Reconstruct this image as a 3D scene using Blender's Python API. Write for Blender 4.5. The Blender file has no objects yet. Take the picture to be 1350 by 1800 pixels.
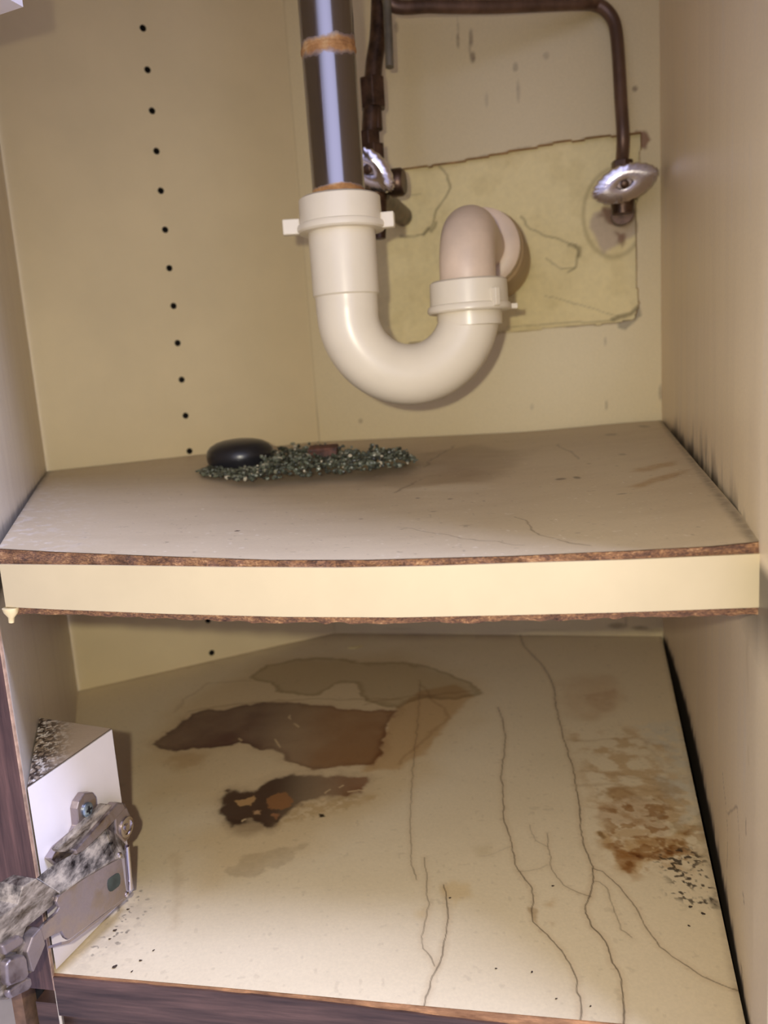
import bpy, bmesh, math
import numpy as np
from mathutils import Vector, Matrix
rng = np.random.default_rng(7)
scene = bpy.context.scene
D = bpy.data

# ------------------------------------------------------------------ camera
F_PX = 1398.55
CAM = np.array([0.05614, -0.77841, 0.25990])
YAW, PITCH, ROLL = 0.00439, 0.1758, -0.06803
def basis():
    cy, sy = math.cos(YAW), math.sin(YAW); cp, sp = math.cos(PITCH), math.sin(PITCH)
    f = np.array([sy*cp, cy*cp, -sp]); r = np.array([cy, -sy, 0.]); u = np.cross(r, f)
    cr, sr = math.cos(ROLL), math.sin(ROLL)
    return cr*r+sr*u, -sr*r+cr*u, f
RT, UP, FW = basis()
cam = D.cameras.new('camera'); camo = D.objects.new('camera', cam)
scene.collection.objects.link(camo); scene.camera = camo
M = Matrix([[RT[i], UP[i], -FW[i], CAM[i]] for i in range(3)] + [[0, 0, 0, 1]])
camo.matrix_world = M
cam.sensor_fit = 'HORIZONTAL'; cam.sensor_width = 36.0; cam.lens = F_PX/1350*36
cam.clip_start = 0.01; cam.clip_end = 50
cam.dof.use_dof = True; cam.dof.focus_distance = 0.36; cam.dof.aperture_fstop = 15.0

scene.view_settings.view_transform = 'Standard'
scene.view_settings.look = 'None'
scene.view_settings.gamma = 1.0
scene.view_settings.use_curve_mapping = False
scene.view_settings.exposure = 0.0

# ------------------------------------------------------------------ light
world = D.worlds.new('room_light'); scene.world = world; world.use_nodes = True
bg = world.node_tree.nodes['Background']
# the kitchen behind the photographer: bright towards its window, dim warm walls to the sides
_t = world.node_tree; _g = _t.nodes.new('ShaderNodeTexCoord'); _s = _t.nodes.new('ShaderNodeSeparateXYZ')
_t.links.new(_g.outputs['Generated'], _s.inputs[0])
_r = _t.nodes.new('ShaderNodeMapRange'); _r.interpolation_type = 'SMOOTHSTEP'
_r.inputs[1].default_value = -0.66; _r.inputs[2].default_value = -0.98; _r.inputs[3].default_value = 0; _r.inputs[4].default_value = 1
_t.links.new(_s.outputs['Y'], _r.inputs[0])
_m = _t.nodes.new('ShaderNodeMix'); _m.data_type = 'RGBA'; _t.links.new(_r.outputs[0], _m.inputs[0])
_m.inputs[6].default_value = (0.36, 0.34, 0.42, 1); _m.inputs[7].default_value = (1.42, 1.46, 2.15, 1)
_t.links.new(_m.outputs[2], bg.inputs[0]); bg.inputs[1].default_value = 1.0

def lamp(name, kind, loc, target, energy, col, **kw):
    l = D.lights.new(name, kind); l.energy = energy; l.color = col
    for k, v in kw.items(): setattr(l, k, v)
    o = D.objects.new(name, l); scene.collection.objects.link(o); o.location = loc
    o.rotation_euler = (Vector(target)-Vector(loc)).to_track_quat('-Z', 'Y').to_euler()
    return o
# the phone's torch, beside its lens, and the kitchen's ceiling light
FL = CAM - 0.024*RT + 0.012*UP - 0.02*FW
lamp('phone_torch', 'SPOT', FL, FL + FW*1.0 - UP*0.12, 6.2, (1.0, 0.92, 0.70),
     shadow_soft_size=0.004, spot_size=math.radians(104), spot_blend=1.0)
lamp('kitchen_ceiling_light', 'AREA', (0.95, -1.15, 1.95), (-0.05, -0.45, 0.2), 62.0, (0.52, 0.60, 1.0),
     shape='RECTANGLE', size=0.6, size_y=0.35)

# ------------------------------------------------------------------ geometry helpers
def ray(x, y): return FW + RT*(x-675)/F_PX - UP*(y-900)/F_PX
def on_z(x, y, z):
    d = ray(x, y); return CAM + d*(z-CAM[2])/d[2]
def on_plane(x, y, P, n):
    d = ray(x, y); P = np.asarray(P, float); n = np.asarray(n, float)
    return CAM + d*((P-CAM)@n)/(d@n)
def at_depth(x, y, dep): return CAM + ray(x, y)*dep
def z_on(P, x, y):
    d = ray(x, y); t = ((np.asarray(P)[:2]-CAM[:2])@d[:2])/(d[:2]@d[:2]); return CAM[2]+d[2]*t
def lin(c): # 8 bit sRGB to linear
    c = np.asarray(c, float)/255; return np.where(c <= .04045, c/12.92, ((c+.055)/1.055)**2.4)

def link(o, parent=None):
    scene.collection.objects.link(o)
    if parent is not None: o.parent = parent
    return o
def tag(o, label=None, cat=None, group=None, kind=None):
    for k, v in (('label', label), ('category', cat), ('group', group), ('kind', kind)):
        if v: o[k] = v
    return o
def thing(name, label, cat, loc=(0, 0, 0), group=None):
    o = D.objects.new(name, None); o.empty_display_size = .01; link(o)
    o.location = Vector(loc); bpy.context.view_layer.update()
    return tag(o, label, cat, group)
def put(name, verts, faces, mat, parent=None, smooth=False, bevel=0, seg=2):
    me = D.meshes.new(name)
    v = np.asarray(verts, float)
    if parent is not None: v = v - np.array(parent_loc(parent))
    me.from_pydata([tuple(a) for a in v], [], faces); me.validate()
    bm = bmesh.new(); bm.from_mesh(me); bmesh.ops.recalc_face_normals(bm, faces=bm.faces); bm.to_mesh(me); bm.free()
    me.materials.append(mat)
    if smooth:
        me.polygons.foreach_set('use_smooth', [True]*len(me.polygons))
        me.set_sharp_from_angle(angle=math.radians(40))
    o = D.objects.new(name, me); link(o, parent)
    if bevel:
        m = o.modifiers.new('bevel', 'BEVEL'); m.width = bevel; m.segments = seg; m.limit_method = 'ANGLE'
        m.angle_limit = math.radians(40)
    return o
def parent_loc(p):
    l = Vector((0, 0, 0))
    while p is not None: l += Vector(p.location); p = p.parent
    return l
def join(*vf):
    V, Fc = [], []
    for v, f in vf:
        n = len(V); V += [tuple(a) for a in v]; Fc += [tuple(i+n for i in q) for q in f]
    return V, Fc
def prism(pts, vec):
    n = len(pts); a = [np.asarray(p, float) for p in pts]; b = [p+np.asarray(vec) for p in a]
    f = [tuple(range(n)), tuple(range(2*n-1, n-1, -1))]
    f += [(i, i+n, (i+1) % n+n, (i+1) % n) for i in range(n)]
    return a+b, f
def slab_xy(pts, z0, z1):
    return prism([np.array([p[0], p[1], z0]) for p in pts], (0, 0, z1-z0))
def sweep(path, radii, seg=40, caps=True, closed_ends=True):
    P = [np.asarray(p, float) for p in path]; n = len(P)
    if np.isscalar(radii): radii = [radii]*n
    T = []
    for i in range(n):
        t = P[min(i+1, n-1)]-P[max(i-1, 0)]
        if np.linalg.norm(t) < 1e-9: t = P[min(i+2, n-1)]-P[max(i-2, 0)]
        T.append(t/np.linalg.norm(t))
    a = np.array([0, 0, 1.]) if abs(T[0][2]) < .8 else np.array([1., 0, 0])
    x = np.cross(T[0], a); x /= np.linalg.norm(x)
    V, Fc = [], []
    for i in range(n):
        x = x-T[i]*(x@T[i]); x /= np.linalg.norm(x); y = np.cross(T[i], x)
        for k in range(seg):
            g = 2*math.pi*k/seg; V.append(P[i]+radii[i]*(math.cos(g)*x+math.sin(g)*y))
    for i in range(n-1):
        for k in range(seg):
            k2 = (k+1) % seg; Fc.append((i*seg+k, i*seg+k2, (i+1)*seg+k2, (i+1)*seg+k))
    if caps:
        Fc.append(tuple(range(seg-1, -1, -1))); Fc.append(tuple((n-1)*seg+k for k in range(seg)))
    return V, Fc
def lathe(base, axis, prof, seg=56):
    """prof: (distance along axis, radius)"""
    base = np.asarray(base, float); axis = np.asarray(axis, float); axis = axis/np.linalg.norm(axis)
    a = np.array([0, 0, 1.]) if abs(axis[2]) < .8 else np.array([1., 0, 0])
    x = np.cross(axis, a); x /= np.linalg.norm(x); y = np.cross(axis, x)
    V, Fc = [], []
    for (h, r) in prof:
        for k in range(seg):
            g = 2*math.pi*k/seg; V.append(base+axis*h+r*(math.cos(g)*x+math.sin(g)*y))
    for i in range(len(prof)-1):
        for k in range(seg):
            k2 = (k+1) % seg; Fc.append((i*seg+k, i*seg+k2, (i+1)*seg+k2, (i+1)*seg+k))
    Fc.append(tuple(range(seg-1, -1, -1))); Fc.append(tuple((len(prof)-1)*seg+k for k in range(seg)))
    return V, Fc
def obox(c, ax, ay, az, sx, sy, sz):
    c, ax, ay, az = [np.asarray(q, float) for q in (c, ax, ay, az)]
    V = [c+ax*sx*i/2+ay*sy*j/2+az*sz*k/2 for i in (-1, 1) for j in (-1, 1) for k in (-1, 1)]
    return V, [(0, 1, 3, 2), (4, 6, 7, 5), (0, 4, 5, 1), (2, 3, 7, 6), (0, 2, 6, 4), (1, 5, 7, 3)]

# noise on arrays
def vnoise(x, y, seed=0):
    xi = np.floor(x).astype(np.int64); yi = np.floor(y).astype(np.int64)
    fx = x-xi; fy = y-yi; fx = fx*fx*(3-2*fx); fy = fy*fy*(3-2*fy)
    def h(a, b):
        n = (a*374761393+b*668265263+seed*974634777) & 0xffffffff
        n = ((n ^ (n >> 13))*1274126177) & 0xffffffff
        return ((n ^ (n >> 16)) & 0xffff)/65535.
    return (h(xi, yi)*(1-fx)+h(xi+1, yi)*fx)*(1-fy)+(h(xi, yi+1)*(1-fx)+h(xi+1, yi+1)*fx)*fy
def fbm(x, y, s, o=4, seed=0):
    t = 0; a = 1; w = 0
    for k in range(o):
        t = t+a*vnoise(x*s*2**k+17*k, y*s*2**k-9*k, seed+k); w += a; a *= .5
    return t/w
def sstep(a, b, x):
    t = np.clip((x-a)/(b-a), 0, 1); return t*t*(3-2*t)
def d_line(X, Y, L):
    d = np.full(X.shape, 9.)
    for (a, b), (c, e) in zip(L[:-1], L[1:]):
        vx, vy = c-a, e-b; q = vx*vx+vy*vy+1e-15
        t = np.clip(((X-a)*vx+(Y-b)*vy)/q, 0, 1)
        d = np.minimum(d, np.hypot(X-a-t*vx, Y-b-t*vy))
    return d
def sd_poly(X, Y, L):
    d = d_line(X, Y, list(L)+[L[0]]); ins = np.zeros(X.shape, bool)
    n = len(L)
    for i in range(n):
        (a, b), (c, e) = L[i], L[(i+1) % n]
        if b == e: continue
        m = ((b > Y) != (e > Y)) & (X < (c-a)*(Y-b)/(e-b)+a); ins ^= m
    return np.where(ins, -d, d)
class Paint:
    """colours of stains, dirt and cracks of a surface, in the surface's own 2-D metres"""
    def __init__(s, X, Y, base):
        s.X, s.Y = X, Y; s.C = np.empty(X.shape+(3,)); s.C[...] = lin(base)
    def mul(s, m, col):          # stain: multiply towards col
        m = np.clip(m, 0, 1)[..., None]; s.C *= 1-m*(1-np.asarray(col))
    def mix(s, m, col):
        m = np.clip(m, 0, 1)[..., None]; s.C = s.C*(1-m)+lin(col)*m
    def box(s, L, pad):
        L = np.asarray(L); return ((s.X > L[:, 0].min()-pad) & (s.X < L[:, 0].max()+pad) &
                                   (s.Y > L[:, 1].min()-pad) & (s.Y < L[:, 1].max()+pad))
    def poly(s, L, soft=.002, wob=.003, scale=120, seed=1):
        m = np.zeros(s.X.shape); b = s.box(L, .03)
        x, y = s.X[b], s.Y[b]
        d = sd_poly(x, y, L)+wob*2*(fbm(x, y, scale, 4, seed)-.5)
        m[b] = 1-sstep(-soft, soft, d); s.lastd = np.full(s.X.shape, 9.); s.lastd[b] = d
        return m
    def line(s, L, w, wob=.0012, scale=150, seed=3):
        m = np.zeros(s.X.shape); b = s.box(L, .01)
        x, y = s.X[b], s.Y[b]
        x2 = x+wob*2*(fbm(x, y, scale, 3, seed)-.5); y2 = y+wob*2*(fbm(x, y, scale, 3, seed+9)-.5)
        d = d_line(x2, y2, L); m[b] = np.clip(1.25-d/w, 0, 1); return m

def sheet(name, P, C, mat, parent=None, thick=0, keep=None):
    """P (h,w,3) points, C (h,w,3) linear colours"""
    h, w = P.shape[:2]; v = P.reshape(-1, 3)
    if parent is not None: v = v-np.array(parent_loc(parent))
    me = D.meshes.new(name); me.vertices.add(h*w); me.vertices.foreach_set('co', v.ravel())
    i = np.arange(h*w).reshape(h, w)
    q = np.stack([i[:-1, :-1], i[:-1, 1:], i[1:, 1:], i[1:, :-1]], -1).reshape(-1, 4)
    if keep is not None: q = q[keep.ravel()]
    n = len(q)
    me.loops.add(4*n); me.loops.foreach_set('vertex_index', q.ravel().astype(np.int32))
    me.polygons.add(n); me.polygons.foreach_set('loop_start', np.arange(0, 4*n, 4, dtype=np.int32))
    me.polygons.foreach_set('use_smooth', np.ones(n, bool))
    me.update(); me.validate()
    a = me.color_attributes.new('Stain', 'FLOAT_COLOR', 'POINT')
    a.data.foreach_set('color', np.concatenate([C.reshape(-1, 3), np.ones((h*w, 1))], 1).astype(np.float32).ravel())
    if keep is not None:
        bm = bmesh.new(); bm.from_mesh(me)
        bmesh.ops.delete(bm, geom=[x for x in bm.verts if not x.link_faces], context='VERTS'); bm.to_mesh(me); bm.free()
    me.materials.append(mat)
    o = D.objects.new(name, me); link(o, parent)
    if thick:
        m = o.modifiers.new('thickness', 'SOLIDIFY'); m.thickness = abs(thick); m.offset = -1 if thick > 0 else 1
    return o

# ------------------------------------------------------------------ materials
def new_mat(name):
    m = D.materials.new(name); m.use_nodes = True; nt = m.node_tree
    return m, nt, nt.nodes['Principled BSDF']
def nd(nt, t, **kw):
    n = nt.nodes.new(t)
    for k, v in kw.items(): setattr(n, k, v)
    return n
def coords(nt, scale=(1, 1, 1), space='Object'):
    tc = nd(nt, 'ShaderNodeTexCoord'); mp = nd(nt, 'ShaderNodeMapping'); mp.inputs['Scale'].default_value = scale
    nt.links.new(tc.outputs[space], mp.inputs['Vector']); return mp.outputs[0]
def noise(nt, vec, scale, detail=5, rough=.6):
    n = nd(nt, 'ShaderNodeTexNoise'); n.inputs['Scale'].default_value = scale
    n.inputs['Detail'].default_value = detail; n.inputs['Roughness'].default_value = rough
    nt.links.new(vec, n.inputs['Vector']); return n.outputs['Fac']
def ramp(nt, fac, stops):
    r = nd(nt, 'ShaderNodeValToRGB'); e = r.color_ramp.elements
    while len(e) < len(stops): e.new(.5)
    for k, (p, c) in enumerate(stops):
        e[k].position = p; e[k].color = (*lin(c), 1)
    nt.links.new(fac, r.inputs[0]); return r.outputs[0]
def bump(nt, b, h, strength=.3, dist=.001):
    n = nd(nt, 'ShaderNodeBump'); n.inputs['Strength'].default_value = strength; n.inputs['Distance'].default_value = dist
    nt.links.new(h, n.inputs['Height']); nt.links.new(n.outputs[0], b.inputs['Normal'])
def plain(name, col, rough=.5, metal=0, var=.06, scale=60, bumps=0, coat=0, vscale=(1, 1, 1), spec=.5):
    m, nt, b = new_mat(name); v = coords(nt, vscale); f = noise(nt, v, scale)
    c = np.asarray(col, float)
    b.inputs['Base Color'].default_value = (*lin(c), 1)
    nt.links.new(ramp(nt, f, [(.3, c*(1-var)), (.7, np.minimum(255, c*(1+var)))]), b.inputs['Base Color'])
    b.inputs['Roughness'].default_value = rough; b.inputs['Metallic'].default_value = metal
    b.inputs['Coat Weight'].default_value = coat; b.inputs['Specular IOR Level'].default_value = spec
    if bumps: bump(nt, b, f, bumps)
    return m
def stained(name, rough=.4, bumps=.06, spec=.5, scale=700):
    m, nt, b = new_mat(name)
    a = nd(nt, 'ShaderNodeAttribute'); a.attribute_name = 'Stain'
    v = coords(nt); f = noise(nt, v, scale, 3)
    mx = nd(nt, 'ShaderNodeMix'); mx.data_type = 'RGBA'; mx.blend_type = 'MULTIPLY'; mx.inputs[0].default_value = 1
    nt.links.new(a.outputs['Color'], mx.inputs[6]); nt.links.new(ramp(nt, f, [(.3, (246, 246, 246)), (.7, (255, 255, 255))]), mx.inputs[7])
    nt.links.new(mx.outputs[2], b.inputs['Base Color'])
    b.inputs['Roughness'].default_value = rough; b.inputs['Specular IOR Level'].default_value = spec
    if bumps: bump(nt, b, noise(nt, v, 35, 4), bumps, .004)
    return m
MAT = {}
MAT['laminate'] = stained('stained_laminate', .42, .10)
MAT['panel'] = stained('side_panel_laminate', .40, .10)
MAT['plaster'] = stained('old_plaster', .85, .35, .2, 200)
MAT['cream'] = plain('cream_laminate', (218, 199, 154), .45, var=.02, scale=14)
MAT['band'] = plain('cream_edge_banding', (180, 164, 132), .42, var=.015, scale=40)
MAT['white'] = plain('white_laminate', (232, 224, 226), .35, var=.015, scale=30)
MAT['pvc'] = plain('white_plastic_pipe', (224, 213, 190), .30, var=.02, scale=25, coat=.0)
MAT['pvc_old'] = plain('aged_white_plastic', (214, 192, 168), .38, var=.05, scale=30)
MAT['coupling'] = plain('yellowed_plastic', (176, 150, 112), .5, var=.06, scale=30)
MAT['rubber'] = plain('black_rubber', (34, 33, 36), .30, var=.1, scale=40, bumps=.05)
MAT['recess_shade'] = plain('recess_shade_black', (20, 15, 12), .9)  # near-black colour standing in for shade inside gaps and slots
MAT['hole'] = plain('hole_core', (40, 30, 22), .9)
MAT['brass'] = plain('aged_brass', (84, 66, 54), .38, metal=.75, var=.35, scale=90, bumps=.2)
MAT['grey_tube'] = plain('dull_grey_tube', (112, 106, 92), .45, metal=.3, var=.15, scale=60)
MAT['copper'] = plain('tarnished_copper', (104, 82, 68), .42, metal=.55, var=.22, scale=60, vscale=(1, 1, .3))
MAT['screw'] = plain('zinc_screw', (170, 190, 205), .3, metal=.9, var=.15, scale=400)
MAT['crumb'] = plain('dark_crumb', (52, 38, 28), .8, var=.3, scale=400)
MAT['pale_crumb'] = plain('pale_crumb', (214, 196, 150), .8, var=.2, scale=400)
MAT['window'] = plain('dark_green_insert', (52, 60, 54), .5, var=.2, scale=200)
MAT['ivory'] = plain('room_surface', (205, 196, 192), .6, var=.02)

def mat_particle():
    m, nt, b = new_mat('swollen_particleboard'); v = coords(nt, (1, 1, 2.2))
    f = noise(nt, v, 160, 8, .75); g = noise(nt, v, 900, 3, .7)
    mx = nd(nt, 'ShaderNodeMath', operation='MULTIPLY_ADD'); mx.inputs[1].default_value = .45; mx.inputs[2].default_value = 0
    nt.links.new(g, mx.inputs[0]); ad = nd(nt, 'ShaderNodeMath', operation='MULTIPLY_ADD'); ad.inputs[1].default_value = .62
    nt.links.new(f, ad.inputs[0]); nt.links.new(mx.outputs[0], ad.inputs[2])
    nt.links.new(ramp(nt, ad.outputs[0], [(.38, (46, 30, 26)), (.5, (104, 72, 54)), (.6, (150, 108, 74)), (.72, (206, 170, 128))]), b.inputs['Base Color'])
    b.inputs['Roughness'].default_value = .8; bump(nt, b, ad.outputs[0], .9, .002); return m
MAT['particle'] = mat_particle()
def mat_wood(name, a, c, vs, rough=.42):
    m, nt, b = new_mat(name); v = coords(nt, vs)
    f = noise(nt, v, 220, 6, .65)
    nt.links.new(ramp(nt, f, [(.32, a), (.55, c), (.75, np.minimum(255, np.array(c)*1.35))]), b.inputs['Base Color'])
    b.inputs['Roughness'].default_value = rough; bump(nt, b, f, .15, .0006); return m
MAT['wood_v'] = mat_wood('dark_wood_upright_grain', (52, 34, 32), (92, 66, 60), (1, 1, .06))
MAT['wood_h'] = mat_wood('dark_wood_level_grain', (46, 33, 30), (88, 66, 58), (.06, .1, 1))
MAT['raw_edge'] = mat_wood('raw_board_edge', (118, 80, 52), (166, 122, 84), (.3, .3, 1), .8)
MAT['strip'] = plain('pale_edge_strip', (168, 138, 118), .6, var=.2, scale=200)
def mat_metal(name, base, dust, lo, hi, rough=.28, scale=45, vs=(1, 1, 1)):
    m, nt, b = new_mat(name); v = coords(nt, vs)
    f = noise(nt, v, scale, 8, .7)
    nt.links.new(ramp(nt, f, [(lo, base), (hi, dust)]), b.inputs['Base Color'])
    mr = nd(nt, 'ShaderNodeMapRange'); mr.inputs[1].default_value = lo; mr.inputs[2].default_value = hi
    mr.inputs[3].default_value = 1.0; mr.inputs[4].default_value = .15
    nt.links.new(f, mr.inputs[0]); nt.links.new(mr.outputs[0], b.inputs['Metallic'])
    mr2 = nd(nt, 'ShaderNodeMapRange'); mr2.inputs[1].default_value = lo; mr2.inputs[2].default_value = hi
    mr2.inputs[3].default_value = rough; mr2.inputs[4].default_value = .8
    nt.links.new(f, mr2.inputs[0]); nt.links.new(mr2.outputs[0], b.inputs['Roughness'])
    bump(nt, b, noise(nt, v, scale*8, 5), .12, .0006); return m
MAT['nickel'] = mat_metal('worn_nickel', (172, 160, 158), (128, 108, 96), .42, .75)
MAT['dusty'] = mat_metal('dusty_nickel', (88, 82, 78), (176, 162, 144), .36, .62, .32, 150, (1, .35, 1.3))
MAT['chrome'] = mat_metal('spotted_chrome', (214, 208, 214), (150, 138, 120), .60, .80, .10, 60)
def mat_tail():
    m, nt, b = new_mat('chrome_tailpiece_rust'); tc = nd(nt, 'ShaderNodeTexCoord')
    sp = nd(nt, 'ShaderNodeSeparateXYZ'); nt.links.new(tc.outputs['Object'], sp.inputs[0])
    f = noise(nt, tc.outputs['Object'], 60, 5); f2 = noise(nt, tc.outputs['Object'], 35, 6)
    # distance from the rust ring's height, wobbling
    def band(z0, wob, half):
        s = nd(nt, 'ShaderNodeMath', operation='SUBTRACT'); nt.links.new(sp.outputs['Z'], s.inputs[0]); s.inputs[1].default_value = z0
        k = nd(nt, 'ShaderNodeMath', operation='MULTIPLY_ADD'); nt.links.new(f2, k.inputs[0]); k.inputs[1].default_value = wob; k.inputs[2].default_value = -wob/2
        a = nd(nt, 'ShaderNodeMath', operation='ADD'); nt.links.new(s.outputs[0], a.inputs[0]); nt.links.new(k.outputs[0], a.inputs[1])
        ab = nd(nt, 'ShaderNodeMath', operation='ABSOLUTE'); nt.links.new(a.outputs[0], ab.inputs[0])
        r = nd(nt, 'ShaderNodeMapRange'); nt.links.new(ab.outputs[0], r.inputs[0])
        r.inputs[1].default_value = half; r.inputs[2].default_value = half*.45; r.inputs[3].default_value = 0; r.inputs[4].default_value = 1
        return r.outputs[0]
    r1 = band(RUST_Z, .022, .0058); r2 = band(TAIL_BOTTOM_Z-.001, .012, .0028)
    mxx = nd(nt, 'ShaderNodeMath', operation='MAXIMUM'); nt.links.new(r1, mxx.inputs[0]); nt.links.new(r2, mxx.inputs[1])
    mix = nd(nt, 'ShaderNodeMix'); mix.data_type = 'RGBA'; nt.links.new(mxx.outputs[0], mix.inputs[0])
    mix.inputs[6].default_value = (*lin((150, 146, 148)), 1)
    nt.links.new(ramp(nt, f, [(.35, (120, 78, 40)), (.5, (176, 128, 76)), (.65, (206, 172, 122))]), mix.inputs[7])
    nt.links.new(mix.outputs[2], b.inputs['Base Color'])
    inv = nd(nt, 'ShaderNodeMath', operation='SUBTRACT'); inv.inputs[0].default_value = 1; nt.links.new(mxx.outputs[0], inv.inputs[1])
    nt.links.new(inv.outputs[0], b.inputs['Metallic'])
    rr = nd(nt, 'ShaderNodeMath', operation='MULTIPLY_ADD'); nt.links.new(mxx.outputs[0], rr.inputs[0]); rr.inputs[1].default_value = .6; rr.inputs[2].default_value = .16
    nt.links.new(rr.outputs[0], b.inputs['Roughness'])
    return m

# ------------------------------------------------------------------ the cabinet shell
L0 = np.array([-.2209, -.1102]); C0 = np.array([0., 0.]); R0 = np.array([.3088, -.0748])
LF = np.array([-.1070, -.4550]); RF = np.array([.1830, -.5150])
ZS = .19576; TOP = .70; BOT = -.10
uF = (RF-LF)/np.linalg.norm(RF-LF); nF = np.array([uF[1], -uF[0]])      # front line and its outward normal
if nF[1] > 0: nF = -nF
def v3(p, z=0.): return np.array([p[0], p[1], z])

def wall(name, a, b, mat, th=.016, z0=BOT, z1=TOP):
    d = (b-a)/np.linalg.norm(b-a); n = np.array([-d[1], d[0]])
    mid = (a+b)/2
    if (mid+n*.01-np.array([.04, -.3]))@n < 0: n = -n
    V, Fc = slab_xy([a, b, b+n*th, a+n*th], z0, z1)
    o = put(name, V, Fc, mat); tag(o, kind='structure'); return o

# hole wall, drilled with the row of shelf pin holes
uH = (C0-L0)/np.linalg.norm(C0-L0); nH = np.array([-uH[1], uH[0]])     # outward (away from the room)
if nH[1] < 0: nH = -nH
hw = wall('wall_back_left', L0-uH*.012, C0+uH*.004, MAT['cream'])
HB = L0*.51032
bm = bmesh.new()
for i in range(-2, 19):
    z = .0078+.032*i
    M4 = Matrix.Translation((HB[0]+nH[0]*.004, HB[1]+nH[1]*.004, z)) @ Vector((nH[0], nH[1], 0)).to_track_quat('Z', 'Y').to_matrix().to_4x4()
    bmesh.ops.create_cone(bm, cap_ends=True, segments=20, radius1=.0027, radius2=.0027, depth=.016, matrix=M4)
me = D.meshes.new('cut'); bm.to_mesh(me); bm.free(); me.materials.append(MAT['hole'])
cut = D.objects.new('cut', me); link(cut)
hw.data.materials.append(MAT['hole'])
mod = hw.modifiers.new('holes', 'BOOLEAN'); mod.object = cut; mod.solver = 'EXACT'; mod.material_mode = 'TRANSFER'
bpy.context.view_layer.update()
nm = D.meshes.new_from_object(hw.evaluated_get(bpy.context.evaluated_depsgraph_get()))
hw.modifiers.clear(); hw.data = nm; nm.name = 'wall_back_left'
D.objects.remove(cut)

# right half of the back, with the torn opening that shows the plaster
uB = (R0-C0)/np.linalg.norm(R0-C0); nB = np.array([-uB[1], uB[0]])      # outward
if nB[1] < 0: nB = -nB
def back(px, off=0.):   # pixel -> (s along the wall, z)
    P = on_plane(px[0], px[1], v3(C0+nB*off), v3(nB)); return ((P[:2]-C0)@uB, P[2])
LB = np.linalg.norm(R0-C0)
HOLE = [(640, 300), (700, 296), (760, 291), (805, 284), (860, 272), (920, 260), (1000, 246), (1070, 239), (1126, 233),
        (1122, 300), (1118, 380), (1118, 470), (1123, 535), (1116, 560), (1090, 566), (1000, 574), (890, 584), (800, 596), (700, 604), (650, 590), (636, 500), (632, 400)]
HOLEW = [back(p) for p in HOLE]
s = np.arange(-.001, LB+.006, .0012); z = np.arange(BOT, TOP+.001, .0012)
S, Z = np.meshgrid(s, z)
pt = Paint(S, Z, (220, 202, 156))
pt.mul(.10*fbm(S, Z, 14, 4, 5), (.8, .8, .75))
sd = sd_poly(S, Z, HOLEW)+.0012*(fbm(S, Z, 90, 4, 3)-.5)*2
pt.mix((1-sstep(.0002, .0016, np.abs(sd)))*.55*sstep(.35, .6, fbm(S, Z, 60, 3, 11)), (112, 78, 44))
# brown chip at the corner of the opening, rusty drips and flecks
for L, c, a in (([(1118, 232), (1134, 230), (1143, 246), (1136, 262), (1124, 260), (1120, 248)], (130, 88, 48), .9),
                ([(1085, 560), (1112, 562), (1122, 540), (1126, 556), (1100, 580), (1085, 578)], (90, 76, 52), .6)):
    pt.mix(pt.poly([back(q) for q in L], .0012, .002, 160)*a, c)
for (x, y, w, h, a) in ((805, 72, 2, 8, .5), (828, 66, 2.5, 9, .55), (831, 101, 3, 6, .7), (805, 50, 1.5, 12, .3), (826, 85, 1.5, 10, .4), (906, 118, 3, 5, .5), (911, 160, 2, 12, .35),
                        (697, 48, 3, 6, .4), (1116, 156, 3, 3, .7), (960, 98, 4, 4, .3), (855, 175, 2, 8, .25), (560, 750, 1, 30, .3), (634, 740, 3, 3, .5), (1066, 712, 2, 6, .4), (1064, 600, 2, 5, .3), (935, 715, 2, 4, .3),
                        (1162, 690, 3, 9, .5), (1085, 1100, 12, 4, .5), (1125, 1104, 10, 3, .5), (1100, 1082, 2, 14, .3), (700, 1105, 20, 1.5, .15), (960, 1108, 30, 1.5, .2), (1150, 1108, 12, 2, .3)):
    a0, b0 = back((x, y)); w *= .00045; h *= .00045
    d = ((S-a0)/(w*1.8))**2+((Z-b0)/(h*1.8))**2
    pt.mix(np.clip(1.3-d, 0, 1)*a*(.6+.6*fbm(S, Z, 500, 2)), (92, 62, 36))
pt.mul((1-sstep(0, .0012, np.abs(S-.0012)))*.35, (.6, .5, .4))
P = np.empty(S.shape+(3,)); P[..., 0] = C0[0]+uB[0]*S; P[..., 1] = C0[1]+uB[1]*S; P[..., 2] = Z
qc = .25*(sd[:-1, :-1]+sd[1:, :-1]+sd[:-1, 1:]+sd[1:, 1:])
bw = sheet('wall_back_right', P, pt.C, MAT['laminate'], keep=(qc > 0), thick=.0055)
tag(bw, kind='structure')
m0 = bw.modifiers['thickness']; m0.offset = 1 if True else -1
# which side is the room? solidify must grow away from the room
bw.data.update(); nrm = bw.data.polygons[0].normal
m0.offset = 1 if (nrm.x*nB[0]+nrm.y*nB[1]) > 0 else -1
bw.data.materials.append(MAT['raw_edge']); m0.material_offset_rim = 1

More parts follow.
